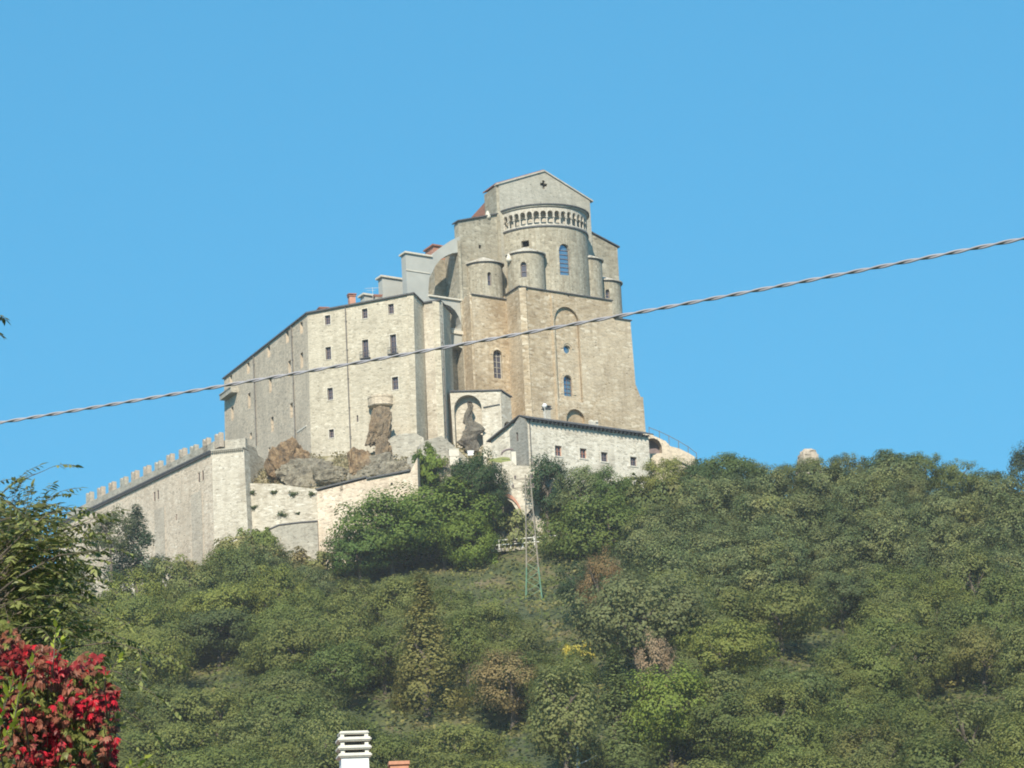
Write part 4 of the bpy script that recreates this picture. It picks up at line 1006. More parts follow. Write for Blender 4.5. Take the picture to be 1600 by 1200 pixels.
    for px, py, w, h, lab, mt in ((709, 708, 1.3, .95, 'pinkish plastered parapet block below the monastery corner', 'lintel'), (757, 711, .5, .8, 'small pale gate pillar under the arched wall', 'lintel'),
                              (735, 707, .8, .25, 'white bench-like slab below the pointed rock', 'white')):
        p = at(px, py, 408); bm = B(); add_box(bm, p, (w, .6, h), .15); add_box(bm, p+Vector((0, 0, h/2+.04)), (w*1.1, .7, .07), .15); add_box(bm, p-Vector((0, 0, h)), (w*.9, .5, h*1.5), .15)
        tag(obj('parapet_block' if w > 1.1 else ('gate_pillar' if w < .8 else 'stone_slab'), bm, M[mt]), lab, 'masonry')
outer()

#@@SMALL
def footbridge():
    t = thing('footbridge', 'small footbridge with white post-and-rail railing in the clearing behind the pylon', 'footbridge')
    a, b = at(762, 862, 398), at(872, 853, 399); d = b-a; L = d.length; d.normalize(); up = Vector((0, 0, 1)); bm = B()
    side = Vector((-d.y, d.x, 0)).normalized()
    for o in (0, 1.8): add_bar(bm, a+side*o, b+side*o, .28)
    for k in range(30): add_bar(bm, a+d*(k+.5)*L/30+Vector((0, 0, .18)), a+d*(k+.5)*L/30+side*1.8+Vector((0, 0, .18)), .25)
    obj('deck', bm, M['greyw'], t)
    for o in (0, 1.8):
        bm = B()
        for h in (.75, 1.35): add_bar(bm, a+side*o+up*h, b+side*o+up*h, .11)
        obj('rail', bm, M['railw'], t)
        for k in range(7):
            bm = B(); p = a+d*(k*L/6)+side*o; add_bar(bm, p, p+up*1.5, .17); obj('post', bm, M['railw'], t)
    place(t, a)
footbridge()
def pylon():
    t = thing('pylon', 'slim lattice power pylon, rusty above and green at the foot, standing in the clearing', 'pylon')
    base = at(834.5, 937, 372); topz = at(829, 742, 372).z; H = topz-base.z
    def W(u): return .28+.67*max(0, 1-u)**1.6
    mr = plain('rusty_steel', (.27, .235, .19), .8, .3, 1); mg = plain('green_paint', (.13, .25, .17), .7, .2, 1)
    def leg(sx, sy, u0, u1, m, nm='leg'):
        bm = B(); add_bar(bm, base+Vector((sx*W(u0), sy*W(u0), H*u0)), base+Vector((sx*W(u1), sy*W(u1), H*u1)), .095); obj(nm, bm, m, t)
    for sx in (-1, 1):
        for sy in (-1, 1): leg(sx, sy, 0, .25, mg, 'leg_foot'); leg(sx, sy, .25, 1, mr)
    n = 14
    for (u0, u1, m) in ((0, .25, mg), (.25, 1, mr)):
        bm = B()
        for k in range(n):
            a, b = k/n, (k+1)/n
            if not (u0 <= a < u1): continue
            for (s0, s1) in (((-1, -1), (1, -1)), ((1, -1), (1, 1)), ((1, 1), (-1, 1)), ((-1, 1), (-1, -1))):
                q0 = base+Vector((s0[0]*W(a), s0[1]*W(a), H*a)); q1 = base+Vector((s1[0]*W(b), s1[1]*W(b), H*b))
                if k % 2: q0 = base+Vector((s1[0]*W(a), s1[1]*W(a), H*a)); q1 = base+Vector((s0[0]*W(b), s0[1]*W(b), H*b))
                add_bar(bm, q0, q1, .04)
        obj('lattice', bm, m, t)
    for zz, l in ((.97, 1.2), (.90, 1.5)):
        bm = B(); add_bar(bm, base+Vector((-l-.4, 0, H*zz)), base+Vector((l*.5, 0, H*zz)), .12); add_bar(bm, base+Vector((-l-.4, 0, H*zz)), base+Vector((0, 0, H*(zz-.04))), .07); obj('crossarm', bm, mr, t)
        for s in (-l-.3, l*.4):
            bm = B()
            for k in range(4): bmesh.ops.create_cone(bm, cap_ends=True, segments=10, radius1=.14, radius2=.06, depth=.09, matrix=Matrix.Translation(base+Vector((s, 0, H*zz+.12+k*.1))))
            obj('insulator', bm, M['frame'], t)
    place(t, base)
pylon()

# ------------------------------------------------------------------ twisted overhead cable
def cable():
    def cpos(px): # pixel y of the cable
        xs = [-1500, -600, 0, 320, 680, 1080, 1600, 2200, 3100]; ys = [860, 753, 660, 607.5, 546, 471, 373, 248, 40]
        return float(np.interp(px, xs, ys))
    poly = np.polyfit([0, 320, 680, 1080, 1600], [660, 608, 546.5, 471.5, 373], 2)
    bm = B(); pts = []
    X0, X1 = -3600, 5200
    def cpt(px): return at(px, float(np.polyval(poly, px)), 13.5 - (px-800)*.0018)
    N_ = 2600; ctr = [cpt(X0+(X1-X0)*k/N_) for k in range(N_+1)]
    s = 0
    A, Bq, Cq = [], [], []
    for k in range(N_+1):
        if k: s += (ctr[k]-ctr[k-1]).length
        tng = (ctr[min(k+1, N_)]-ctr[max(k-1, 0)]).normalized(); n1 = tng.cross(Vector((0, 0, 1))).normalized(); n2 = n1.cross(tng)
        ph = 2*math.pi*s/.23; r = .0043
        A.append(ctr[k]+(n1*math.cos(ph)+n2*math.sin(ph))*r); Bq.append(ctr[k]-(n1*math.cos(ph)+n2*math.sin(ph))*r)
    t = thing('overhead_cable', 'twisted pale grey overhead cable crossing the whole view in front of the monastery', 'cable')
    for P_ in (A, Bq):
        bm = B(); add_tube(bm, P_, .0044, 8); obj('strand', bm, CABM, t, True)
    place(t, ctr[0])
    for P_, side, lab in ((ctr[0], -1, 'left'), (ctr[-1], 1, 'right')):
        o = thing('utility_pole', f'grey utility pole out of view holding the {lab} end of the cable', 'pole'); bm = B()
        add_bar(bm, (P_.x+.15*side, P_.y, 0), (P_.x+.15*side, P_.y, P_.z+.8), .28, .18, seg=14); obj('post', bm, M['greyw'], o)
        bm = B(); add_bar(bm, (P_.x-.02*side, P_.y, P_.z), (P_.x+.1*side, P_.y, P_.z), .06, seg=10); obj('bracket', bm, M['iron'], o); place(o, (P_.x+.15*side, P_.y, 0))
CABM = plain('cable_jacket', (.31, .30, .325), .5, .1, 4)
cable()

# ------------------------------------------------------------------ foreground house with slab-capped chimney
def near_house():
    t = thing('house', 'low house whose white chimney with stacked slab cap shows at the bottom edge', 'house')
    Y = 45.0; p = at(553, 1186, Y); pxm = (at(600, 1186, Y).x-at(500, 1186, Y).x)/100
    ridge = p.z-1.3
    bm = B(); add_box(bm, (p.x+1, p.y+3, (ridge-1.8)/2), (12, 8, ridge-1.8)); obj('wall', bm, M['lintel'], t)
    bm = B(); x0, x1 = p.x-5.5, p.x+7.5; yc = p.y+3
    for s in (-1, 1): sloped(bm, [(x0, yc+s*4.6, ridge-2.1), (x1, yc+s*4.6, ridge-2.1), (x1, yc, ridge), (x0, yc, ridge)], .18)
    rf = obj('roof', bm, M['tile'], t)
    dr = B(); add_box(dr, (p.x+3, p.y-1.02, 1.05), (.95, .06, 2.1)); obj('door', dr, M['frame'], t)
    for dx in (-3, 0):
        wb = B(); add_box(wb, (p.x+dx, p.y-1.02, 1.6), (1.1, .06, 1.2)); add_box(wb, (p.x+dx, p.y-1.06, 1.6), (.06, .04, 1.2)); obj('window', wb, M['frame'], t)
    w = 46*pxm; rot = .16
    ch = B(); zs = at(553, 1184, Y).z
    add_box(ch, (p.x, p.y, zs-1.2), (w*.93, w*.8, 2.4), rot); chm = obj('chimney', ch, M['whitep'], t)
    # four concrete slabs with dark gaps on corner blocks
    zt = [1146, 1155.5, 1168.5, 1180.5]
    for k, y in enumerate(zt):
        c = at(553, y+(1.5 if k else .8), Y); bm = B(); hh = (6.4 if k else 5.0)*pxm
        ww = w*(1.0 if k == 0 else 1.14)
        bmesh.ops.create_cube(bm, size=1, matrix=Matrix.Translation((p.x, p.y, c.z)) @ Matrix.Rotation(rot, 4, 'Z') @ Matrix.Diagonal((ww, ww*.9, hh, 1)))
        bmesh.ops.bevel(bm, geom=bm.edges[:], offset=hh*.28, segments=2, affect='EDGES')
        obj('cap_slab', bm, M['concrete'], t)
        if k:
            for sx in (-1, 1):
                for sy in (-1, 1):
                    bm = B(); q = Matrix.Rotation(rot, 3, 'Z') @ Vector((sx*ww*.36, sy*ww*.3, 0)); add_box(bm, (p.x+q.x, p.y+q.y, c.z+hh*.5+2.2*pxm), (w*.13, w*.13, 5.5*pxm), rot); obj('spacer', bm, M['concrete'], t)
    # inner dark flue
    bm = B(); add_box(bm, (p.x, p.y, (zs+at(553, 1150, Y).z)/2), (w*.5, w*.4, (at(553, 1150, Y).z-zs)), rot); obj('flue', bm, M['iron'], t)
    q = at(623, 1197, Y+2); bm = B(); add_box(bm, (q.x, q.y, q.z-.65), (30*pxm, .3, 1.35), .1); add_box(bm, (q.x, q.y, q.z+.03), (34*pxm, .36, .05), .1); obj('terracotta_stack', bm, M['brick2'], t)
    place(t, (p.x, p.y, 0))
M['whitep'] = plain('white_plaster', (.80, .80, .81), .8, .04, 8); M['concrete'] = plain('pale_concrete', (.60, .58, .53), .9, .12, 14)
M['brick2'] = plain('terracotta', (.45, .22, .14), .85, .15, 12)
near_house()
#@@FOREST
HAZE = .00014
# ------------------------------------------------------------------ woodland
def crown_mesh(seed, shape='round', n=3600, size=.30, rad=3.6, hgt=3.2, zc=5.0):
    rng = np.random.default_rng(seed)
    cl = []
    nc = {'round': 80, 'wide': 90, 'loose': 55, 'tall': 75, 'cone': 80, 'bush': 40}[shape]
    for k in range(nc):
        d = rng.normal(size=3); d /= np.linalg.norm(d); d[2] = d[2]*.9+.05
        rr = rng.uniform(.35, 1.0)**.5*rng.uniform(.85, 1.1)
        if shape == 'cone':
            u = rng.uniform(0, 1)**1.15; a = rng.uniform(0, 6.283); w = (1-u)*rng.uniform(.55, 1)
            c = np.array((w*math.cos(a), w*math.sin(a), -1+2.1*u)); cr = .16+.14*(1-u)
        else: c = d*rr; cr = rng.uniform(.13, .30)
        cl.append((c, cr))
    w = np.array([c[1]**2 for c in cl]); w /= w.sum()
    idx = rng.choice(len(cl), n, p=w); C = np.array([c[0] for c in cl])[idx]; Rr = np.array([c[1] for c in cl])[idx]
    d = rng.normal(size=(n, 3)); d /= np.linalg.norm(d, axis=1)[:, None]; d[:, 2] = np.where(d[:, 2] < -.65, -d[:, 2], d[:, 2])
    P = C + d*(Rr*rng.uniform(.55, 1.2, n))[:, None]
    sc = np.array((rad, rad, hgt)); P = P*sc + np.array((0, 0, zc))
    Nn = d*.8 + C*.8 + rng.normal(size=(n, 3))*.2 + np.array((0, 0, .2))
    V, F = scatter_leaves(P, Nn, size, rng, .8)
    me_o = np_mesh('crown', V, F, M['leaf']); return me_o
def trunk_mesh(seed, h, rad, cone=False):
    rnd = random.Random(seed); bm = B()
    pts = [Vector((0, 0, -1.2))]
    for k in range(5): pts.append(Vector((rnd.uniform(-.15, .15)*k, rnd.uniform(-.15, .15)*k, (k+1)*h/5)))
    add_tube(bm, pts, [.22, .19, .17, .14, .10, .05], 7)
    for k in range(0 if cone else 6):
        b = pts[2+k % 3]; a = rnd.uniform(0, 6.28); e = b+Vector((math.cos(a)*rad*.6, math.sin(a)*rad*.6, h*.35*rnd.uniform(.7, 1.2)))
        add_tube(bm, [b, (b+e)/2+Vector((0, 0, .25)), e], [.09, .06, .025], 5)
    return obj('trunk', bm, M['bark'])
PRO = []; GAIN = 2.25
def proto(kind, seed, rad, hgt, zc, n, size):
    c = crown_mesh(seed, kind, n, size, rad, hgt, zc); t = trunk_mesh(seed, zc+hgt*.35, rad, kind == 'cone')
    for o in (c, t): COL.objects.unlink(o)
    PRO.append((kind, c, t)); return (c, t)
K_ROUND = [proto('round', 10+i, 3.5, 3.2, 4.6, 9500, .20) for i in range(4)]
K_WIDE = [proto('wide', 20+i, 4.3, 2.8, 4.3, 11000, .21) for i in range(3)]
K_LOOSE = [proto('loose', 30+i, 3.3, 3.5, 5.0, 7000, .19) for i in range(2)]
K_TALL = [proto('tall', 40+i, 2.6, 4.2, 5.4, 8500, .19) for i in range(2)]
K_CONE = [proto('cone', 50+i, 2.4, 4.6, 4.8, 10000, .17) for i in range(2)]
K_BUSH = [proto('bush', 60+i, 1.7, 1.4, 1.2, 3600, .17) for i in range(3)]
K_FINE = [proto('wide', 70+i, 4.3, 3.4, 4.6, 15000, .20) for i in range(2)]
def tree(pr, loc, sc, col, label, cat='tree', group=None, rz=0, name='tree', tilt=0):
    e = bpy.data.objects.new(name, None); COL.objects.link(e); e.location = loc; e.rotation_euler = (tilt, 0, rz)
    e.scale = (sc, sc, sc) if not isinstance(sc, tuple) else sc
    e.empty_display_size = .5; col = (col[0]*1.1, col[1], col[2]*.78)
    tag(e, label, cat, group)
    for nm, src in (('crown', pr[0]), ('trunk', pr[1])):
        o = src.copy(); o.name = nm; COL.objects.link(o); o.parent = e; o.color = (*[min(.6, c*GAIN) for c in col], 1)
    return e
PAL = [('dark green', (.046, .064, .024), 4), ('mid green', (.062, .084, .027), 7), ('olive green', (.076, .090, .031), 7), ('grey-green', (.072, .087, .039), 5),
       ('yellow-green', (.092, .110, .029), 2.4), ('brownish olive', (.088, .088, .036), .25), ('deep green', (.042, .062, .027), 1.5)]
spx = []; special = []   # plan positions kept free
def special_tree(pr, px, py_top, Y, height_px, col, label, width=1, name='tree', cat='tree', sink=0, own=None):
    """crown top at pixel (px, py_top); height_px tall"""
    if Y < 393:
        g = ground_hit(px, py_top+height_px); Y = g.y
    top = at(px, py_top, Y); h = height_px*Y*1.03/FPX
    ch = own or 8.0
    s = h/ch; z0 = top.z-h
    if cat == 'bush': z0 = top.z-h*1.9; return tree(pr, (top.x, top.y, z0), (s*width, s*width, s*1.9), col, label, cat, rz=px*.7, name=name)
    if py_top > 735 or px < 960: special.append((top.x, top.y, 3.0*s*width)); (py_top > 735 or px < 960) and spx.append((px, py_top, height_px, 3.4*s*width*FPX/Y, Y))
    return tree(pr, (top.x, top.y, z0-sink), (s*width, s*width, s), col, label, cat, rz=px*.7, name=name)
def forest():
    rnd = random.Random(4)
    sp = special_tree
    sp(K_FINE[0], 608, 772, 397, 135, (.055, .088, .024), 'large bright green spreading tree right below the terrace wall', 1.3, sink=0)
    sp(K_FINE[1], 690, 757, 398, 140, (.060, .092, .024), 'large fresh green tree left of the clearing, against the dark round tree', 1.2)
    sp(K_WIDE[0], 560, 812, 396, 110, (.046, .080, .026), 'dark green tree at the left edge of the big bright clump, below the ramp wall', 1.0)
    sp(K_FINE[0], 728, 800, 396, 110, (.070, .105, .024), 'yellow-green rounded tree at the left side of the footbridge', .85)
    sp(K_FINE[1], 738, 711, 397.5, 112, (.022, .042, .018), 'dark round holm oak standing under the arched wall', .82)
    sp(K_ROUND[0], 768, 748, 397.5, 70, (.024, .045, .022), 'small dark tree beside the brown arch under the terrace house', .8)
    sp(K_TALL[0], 851, 724, 399, 105, (.030, .055, .030), 'upright dark tree in front of the left corner of the long house', 1.05)
    sp(K_LOOSE[0], 905, 733, 396, 90, (.085, .11, .06), 'pale grey-green airy tree below the left windows of the long house', 1)
    sp(K_ROUND[1], 946, 729, 396, 90, (.045, .075, .025), 'green round tree below the third window of the long house', .9)
    sp(K_FINE[0], 1037, 714, 401, 80, (.10, .115, .04), 'olive yellow tree at the right corner of the long house', .9)
    sp(K_WIDE[1], 1127, 697, 404, 110, (.042, .066, .026), 'dark broad tree on the skyline right of the ruined wall', 1.05)
    sp(K_ROUND[3], 1090, 722, 401, 100, (.034, .058, .026), 'dark tree just left of the skyline tree, in front of the ruined wall end', .9)
    sp(K_WIDE[2], 1383, 696, 410, 90, (.036, .056, .026), 'dark flat-topped tree highest on the right skyline', 1.0)
    sp(K_ROUND[3], 1322, 707, 408, 90, (.060, .075, .035), 'rounded skyline tree just right of the small stone ruin', .8)
    sp(K_TALL[1], 1608, 710, 408, 120, (.030, .045, .026), 'dark narrow tree cut by the right edge of the photo on the skyline', .9)
    sp(K_CONE[0], 213, 818, 404, 95, (.040, .066, .048), 'blue-green conical spruce in front of the battlemented wall', 1.9)
    sp(K_LOOSE[1], 172, 800, 400, 100, (.045, .060, .032), 'dull green loose tree left of the spruce by the battlemented wall', .9)
    sp(K_CONE[1], 660, 945, 352, 175, (.092, .094, .038), 'pointed straw-yellow larch in the middle of the wood', 1.35)
    sp(K_LOOSE[0], 795, 1022, 330, 130, (.115, .098, .055), 'rusty pink-brown tree in the lower middle of the wood', 1.15)
    sp(K_LOOSE[1], 1022, 1000, 336, 165, (.15, .12, .095), 'small dead pink-grey tree above the bright lime tree', .5)
    sp(K_FINE[0], 1040, 1040, 318, 165, (.080, .112, .026), 'bright lime-green broad tree right of the drooping cedar', .95)
    sp(K_LOOSE[1], 935, 868, 383, 150, (.105, .078, .045), 'rust-orange dying tree in the dark gap right of the pylon', .55)
    sp(K_ROUND[0], 905, 875, 386, 110, (.022, .040, .022), 'very dark tree in the shadowed gap right of the pylon', .8)
    sp(K_ROUND[2], 975, 905, 380, 110, (.022, .038, .020), 'very dark tree right of the rust-orange dying tree', .8)
    sp(K_FINE[1], 990, 892, 366, 190, (.075, .090, .048), 'big grey-olive rounded tree right of the dark gap', 1.05)
    sp(K_FINE[0], 928, 775, 394, 145, (.055, .080, .024), 'broad green pine-like tree right of the clearing above the dark gap', 1.2)
    sp(K_TALL[0], 880, 1060, 310, 200, (.085, .10, .045), 'tall pale olive tree with a bare grey stem at the bottom', 1.0)
    sp(K_BUSH[0], 905, 993, 352, 40, (.34, .23, .06), 'small orange-yellow autumn bush at the end of the grassy strip', 1.2, 'bush', 'bush', own=2.7)
    sp(K_BUSH[1], 770, 862, 398, 40, (.085, .13, .03), 'light green bush at the left foot of the footbridge', 1.2, 'bush', 'bush', own=2.7)
    sp(K_BUSH[2], 672, 692, 403.5, 38, (.072, .108, .024), 'bright green bush hanging above the ivy wall', 1.0, 'bush', 'bush', own=2.7)
    sp(K_BUSH[0], 404, 815, 404, 45, (.070, .095, .03), 'dark olive bush in the angle right of the battlemented corner', 1.2, 'bush', 'bush', own=2.7)
    sp(K_BUSH[1], 800, 800, 400.5, 45, (.10, .12, .06), 'grey-green scrub on the bank beneath the brown arch', 1.3, 'bush', 'bush', own=2.7)
    sp(K_BUSH[2], 850, 815, 400.5, 50, (.085, .105, .05), 'pale green scrub right of the pylon mast', 1.2, 'bush', 'bush', own=2.7)
    for i, (px, py, c, l) in enumerate(((300, 868, (.10, .10, .05), 'dry brown-olive bush at the foot of the battlemented wall'), (375, 835, (.13, .13, .07), 'straw-coloured bush under the pale corner of the battlements'),
                                     (345, 845, (.10, .11, .05), 'olive bush left of the straw-coloured one'), (420, 850, (.12, .115, .06), 'tawny bush below the ramp wall'),
                                     (262, 870, (.08, .095, .04), 'green bush between the spruce and the flat buttress'), (455, 858, (.13, .12, .07), 'sandy bush under the foot of the ramp wall'),
                                     (500, 855, (.09, .10, .045), 'olive bush below the left corner of the terrace wall'),
                                     (985, 742, (.07, .085, .035), 'green bush under the rightmost house window'), (1012, 748, (.05, .07, .03), 'dark bush right of the bush under the rightmost house window'),
                                     (1025, 762, (.06, .078, .03), 'low green bush at the base of the tree at the house corner'), (1050, 752, (.05, .07, .028), 'dark bush hiding the base of the ruined wall'), (1078, 752, (.062, .078, .03), 'green bush at the right base of the ruined wall'),
                                     (1062, 738, (.075, .085, .04), 'olive bush below the broken end of the ruined wall'), (960, 752, (.06, .08, .03), 'leafy bush under the third house window'), (885, 752, (.06, .078, .034), 'leafy bush under the leftmost house window'))):
        sp(K_BUSH[i % 3], px, py, 401, 50, c, l, 1.3, 'bush', 'bush', own=2.7)
    sp(K_CONE[0], 962, 1062, 300, 165, (.062, .084, .036), 'pointed cedar with drooping light-tipped branches at the bottom', 1.35)
    sp(K_WIDE[0], 1215, 900, 360, 130, (.070, .085, .032), 'big olive rounded tree in the middle of the right slope', 1.1)
    sp(K_WIDE[1], 1310, 880, 360, 110, (.045, .062, .030), 'dark tree below the small stone ruin halfway down the right slope', 1.0)
    sp(K_LOOSE[1], 1530, 980, 340, 110, (.085, .09, .036), 'straw-tinted olive tree near the right edge', 1.1)
    sp(K_ROUND[1], 520, 1000, 340, 120, (.060, .085, .030), 'fresh green rounded tree left of the straw-yellow larch', 1.1)
    sp(K_WIDE[2], 340, 940, 360, 110, (.045, .062, .028), 'dark spreading tree under the battlemented wall, second row', 1.1)
    for i, (px, py, c, l) in enumerate(((1198, 724, (.062, .080, .033), 'olive skyline tree in the dip left of the small stone ruin'), (1243, 719, (.058, .076, .033), 'tree just in front of the left foot of the small stone ruin'),
                                     (1281, 713, (.066, .084, .032), 'green tree covering the right foot of the small stone ruin'), (1440, 706, (.056, .078, .03), 'green skyline tree right of the highest dark flat-topped tree'),
                                     (1492, 717, (.064, .084, .033), 'olive skyline tree where the right ridge starts falling'), (1545, 730, (.060, .080, .032), 'lowest skyline tree before the tree cut by the right edge'))):
        sp(K_ROUND[i % 4], px, py, 407+(i % 2), 85, c, l, .95)
    # bare pale stem
    g = ground_hit(902, 1235); o = thing('dead_tree', 'bare pale grey dead stem with two side twigs at the bottom', 'tree'); bm = B(); a = at(902, 1238, g.y-3); b = at(900, 1142, g.y-3)
    add_tube(bm, [a-Vector((0, 0, 3)), a, (a+b)/2+Vector((.1, 0, 0)), b], [.16, .15, .13, .05], 8); obj('trunk', bm, M['railw'], o)
    for (x0, y0, x1, y1) in ((903, 1195, 932, 1180), (902, 1210, 925, 1206), (901, 1170, 886, 1158)):
        bm = B(); add_tube(bm, [at(x0, y0, g.y-3), at((x0+x1)/2, (y0+y1)/2+1, g.y-3.2), at(x1, y1, g.y-3.4)], [.06, .04, .02], 5); obj('branch', bm, M['railw'], o)
    place(o, a-Vector((0, 0, 3)))
    # ivy sheet on the wall
    rng = np.random.default_rng(9); a = at(647, 712, 404.8); pts = []
    n = 2600; u = rng.uniform(0, 1, n); v = rng.uniform(0, 1, n)
    px = 645 + 12*v + (14+15*v**.5)*u; py = 712 + (48+5*np.sin(u*6))*v
    P = np.array([at(x, y, 403.6)[:] for x, y in zip(px, py)]) + rng.normal(size=(n, 3))*.14
    V, F = scatter_leaves(P, np.array((0, -1, .5))+rng.normal(size=(n, 3))*.4, .24, rng)
    o = np_mesh('ivy', V, F, M['leaf']); o.color = (.065, .115, .022, 1); tag(o, 'bright green ivy sheet covering the wall corner above the big tree', 'ivy')
    # general wood: jittered grid
    cand = []; Y = 236.0; row = 0
    while Y < 428:
        step = 5.7*(.95+.1*rnd.random()); half = 840/FPX*Y*1.04
        x = -half*1.02-4 + (row % 2)*step/2
        while x < half*1.06+4:
            xx = x+rnd.uniform(-1.9, 1.9); yy = Y+rnd.uniform(-2.2, 2.2); x += step
            cand.append((xx, yy))
        Y += 5.0*(1+.0*row); row += 1
    inv = CM.transposed(); out = []
    for x, y in cand:
        z = terrain(x, y); q = inv @ (Vector((x, y, z+4))-C0); px = 800+FPX*q.x/-q.z; py = 600-FPX*q.y/-q.z
        if py > 1275 or px < -60 or px > 1660: continue
        if 768 < px < 885 and 830 < py < 1005: continue          # pylon clearing
        if 850 < px < 905 and 925 < py < 1000: continue
        if y > 396 and px < 1060 : continue
        if y > 402 and px < 1095: continue
        if y > 385 and 700 < px < 900: continue
        if 215 < px < 480 and py < 885: continue
        qt = inv @ (Vector((x, y, z+8.3))-C0); pt = 600-FPX*qt.y/-qt.z
        if px > 1000 and pt < float(np.interp(px, [1000, 1060, 1100, 1165, 1200, 1245, 1290, 1340, 1400, 1440, 1520, 1600], [760, 728, 708, 708, 730, 724, 716, 712, 703, 714, 730, 738]))-3: continue
        if any(abs(px-a) < w*.75+26 and y < Ys+3 and pt < b+.74*hh for a, b, hh, w, Ys in spx): continue
        if any((x-a)**2+(y-b)**2 < (r*.62)**2 for a, b, r in special): continue
        out.append((px, py, x, y, z))
    out.sort(key=lambda o: -o[1]); print('wood candidates', len(out))
    cols = [(330, 'below the battlemented wall'), (620, 'below the terrace walls'), (880, 'below the clearing and pylon'), (1100, 'below the long house'), (1350, 'below the small stone ruin'), (9999, 'towards the right edge')]
    rows = [(800, 'just under the skyline'), (880, 'high on the slope'), (960, 'on the upper slope'), (1040, 'on the middle slope'), (1120, 'on the lower slope'), (9999, 'along the bottom edge')]
    form = {'round': 'rounded', 'wide': 'spreading', 'loose': 'loose-leaved', 'tall': 'upright'}
    cnt = 0; stuff = []
    for px, py, x, y, z in out:
        cn = noise.noise(Vector((x*.03, y*.03, 11)))
        wts = [p[2]*(1.8 if (cn > .1) == (i in (0, 1, 6)) else 1) for i, p in enumerate(PAL)]
        nm, col, _ = rnd.choices(PAL, wts)[0]
        kd, pool = rnd.choices([('round', K_ROUND), ('wide', K_WIDE), ('loose', K_LOOSE), ('tall', K_TALL)], [5, 4, 1.6, 1.2])[0]
        k_ = rnd.uniform(.88, 1.15); col = tuple((c*.62+m*.38)*k_ for c, m in zip(col, (.068, .084, .031))); pr = rnd.choice(pool); sc = rnd.uniform(.72, 1.22)
        if y > 392: sc *= .9
        if cnt >= 245: stuff.append((pr, x, y, z, sc, rnd.uniform(0, 6.28))); continue
        cz = next(n for l, n in cols if px < l); rz_ = next(n for l, n in rows if py < l)
        lab = f'{form[kd]} {nm} tree {rz_} {cz}'
        tree(pr, (x, y, z-.6), (sc, sc, sc*rnd.uniform(.9, 1.12)), col, lab, 'tree', lab.replace(' tree ', ' trees '), rnd.uniform(0, 6.28)); cnt += 1
    by = {}
    for o in COL.objects:
        if o.get('category') == 'tree' and o.parent is None: by.setdefault(o['label'], []).append(o)
    for lab, os_ in by.items():
        if len(os_) < 2: continue
        os_.sort(key=lambda o: o.location.x/o.location.y)
        w = ['left one', 'right one'] if len(os_) == 2 else ['leftmost', 'middle', 'rightmost'] if len(os_) == 3 else ['leftmost'] + ['second', 'third', 'fourth', 'fifth', 'sixth'][:len(os_)-2] + ['rightmost']
        for o, x in zip(os_, w): o['label'] = lab + ', ' + x
    # the rest of the wood as one mass
    if stuff:
        VV = []; off = 0
        for pr, x, y, z, sc, a in stuff:
            me = pr[0].data; co = np.empty(len(me.vertices)*3, dtype=np.float32); me.vertices.foreach_get('co', co); co = co.reshape(-1, 3)*sc
            co = co.reshape(-1, 4, 3); co = co[::1].reshape(-1, 3)
            c, s = math.cos(a), math.sin(a); VV.append(np.stack([co[:, 0]*c-co[:, 1]*s+x, co[:, 0]*s+co[:, 1]*c+y, co[:, 2]+z-.6], 1))
        V = np.concatenate(VV); F = np.arange(len(V)).reshape(-1, 4)
        o = np_mesh('woodland', V, F, MASSM); tag(o, kind='stuff')
    print('trees', cnt, 'stuff', len(stuff))
    # undergrowth
    rng = np.random.default_rng(77); n = 90000; yy = rng.uniform(232, 404, n); hx = yy*.18; xx = rng.uniform(-1, 1, n)*hx
    P = np.array([(x, y, terrain(x, y)+.25) for x, y in zip(xx, yy)]); P[:, 2] += rng.uniform(0, .7, n)
    V, F = scatter_leaves(P, np.array((0, -.5, 1))+rng.normal(size=(n, 3))*.5, .42, rng)
    o = np_mesh('undergrowth', V, F, UNDM); tag(o, kind='stuff')
def massmat(name, stops, var=.4, scale=.16):
    m = leafmat(name, .25, var, .02, fixed=(.06, .08, .03)); nt = m.node_tree
    hs = [n for n in nt.nodes if n.type == 'HUE_SAT'][0]; tc = nt.nodes.new('ShaderNodeTexCoord')
    n = noi(nt, tc.outputs['Object'], scale, 3, .5); nt.links.new(ramp(nt, n, stops), hs.inputs['Color']); return m
MASSM = massmat('mixed_wood', [(.35, (.09, .12, .045)), (.48, (.125, .15, .055)), (.55, (.155, .17, .065)), (.68, (.18, .19, .06))])
UNDM = massmat('undergrowth_leaves', [(.35, (.045, .065, .018)), (.5, (.10, .12, .028)), (.65, (.18, .16, .055))], .4, .2)
forest()
hz = B(); add_box(hz, (0, 1000, 79), (8000, 7000, 165)); hm = bpy.data.materials.new('haze_air'); hm.use_nodes = True; hn = hm.node_tree
hn.nodes.remove(hn.nodes['Principled BSDF']); pv = hn.nodes.new('ShaderNodeVolumePrincipled'); pv.inputs['Color'].default_value = (.93, .96, 1, 1)
pv.inputs['Density'].default_value = HAZE; pv.inputs['Anisotropy'].default_value = 0; hn.links.new(pv.outputs[0], hn.nodes['Material Output'].inputs['Volume'])
ho = obj('haze', hz, hm); tag(ho, kind='stuff')

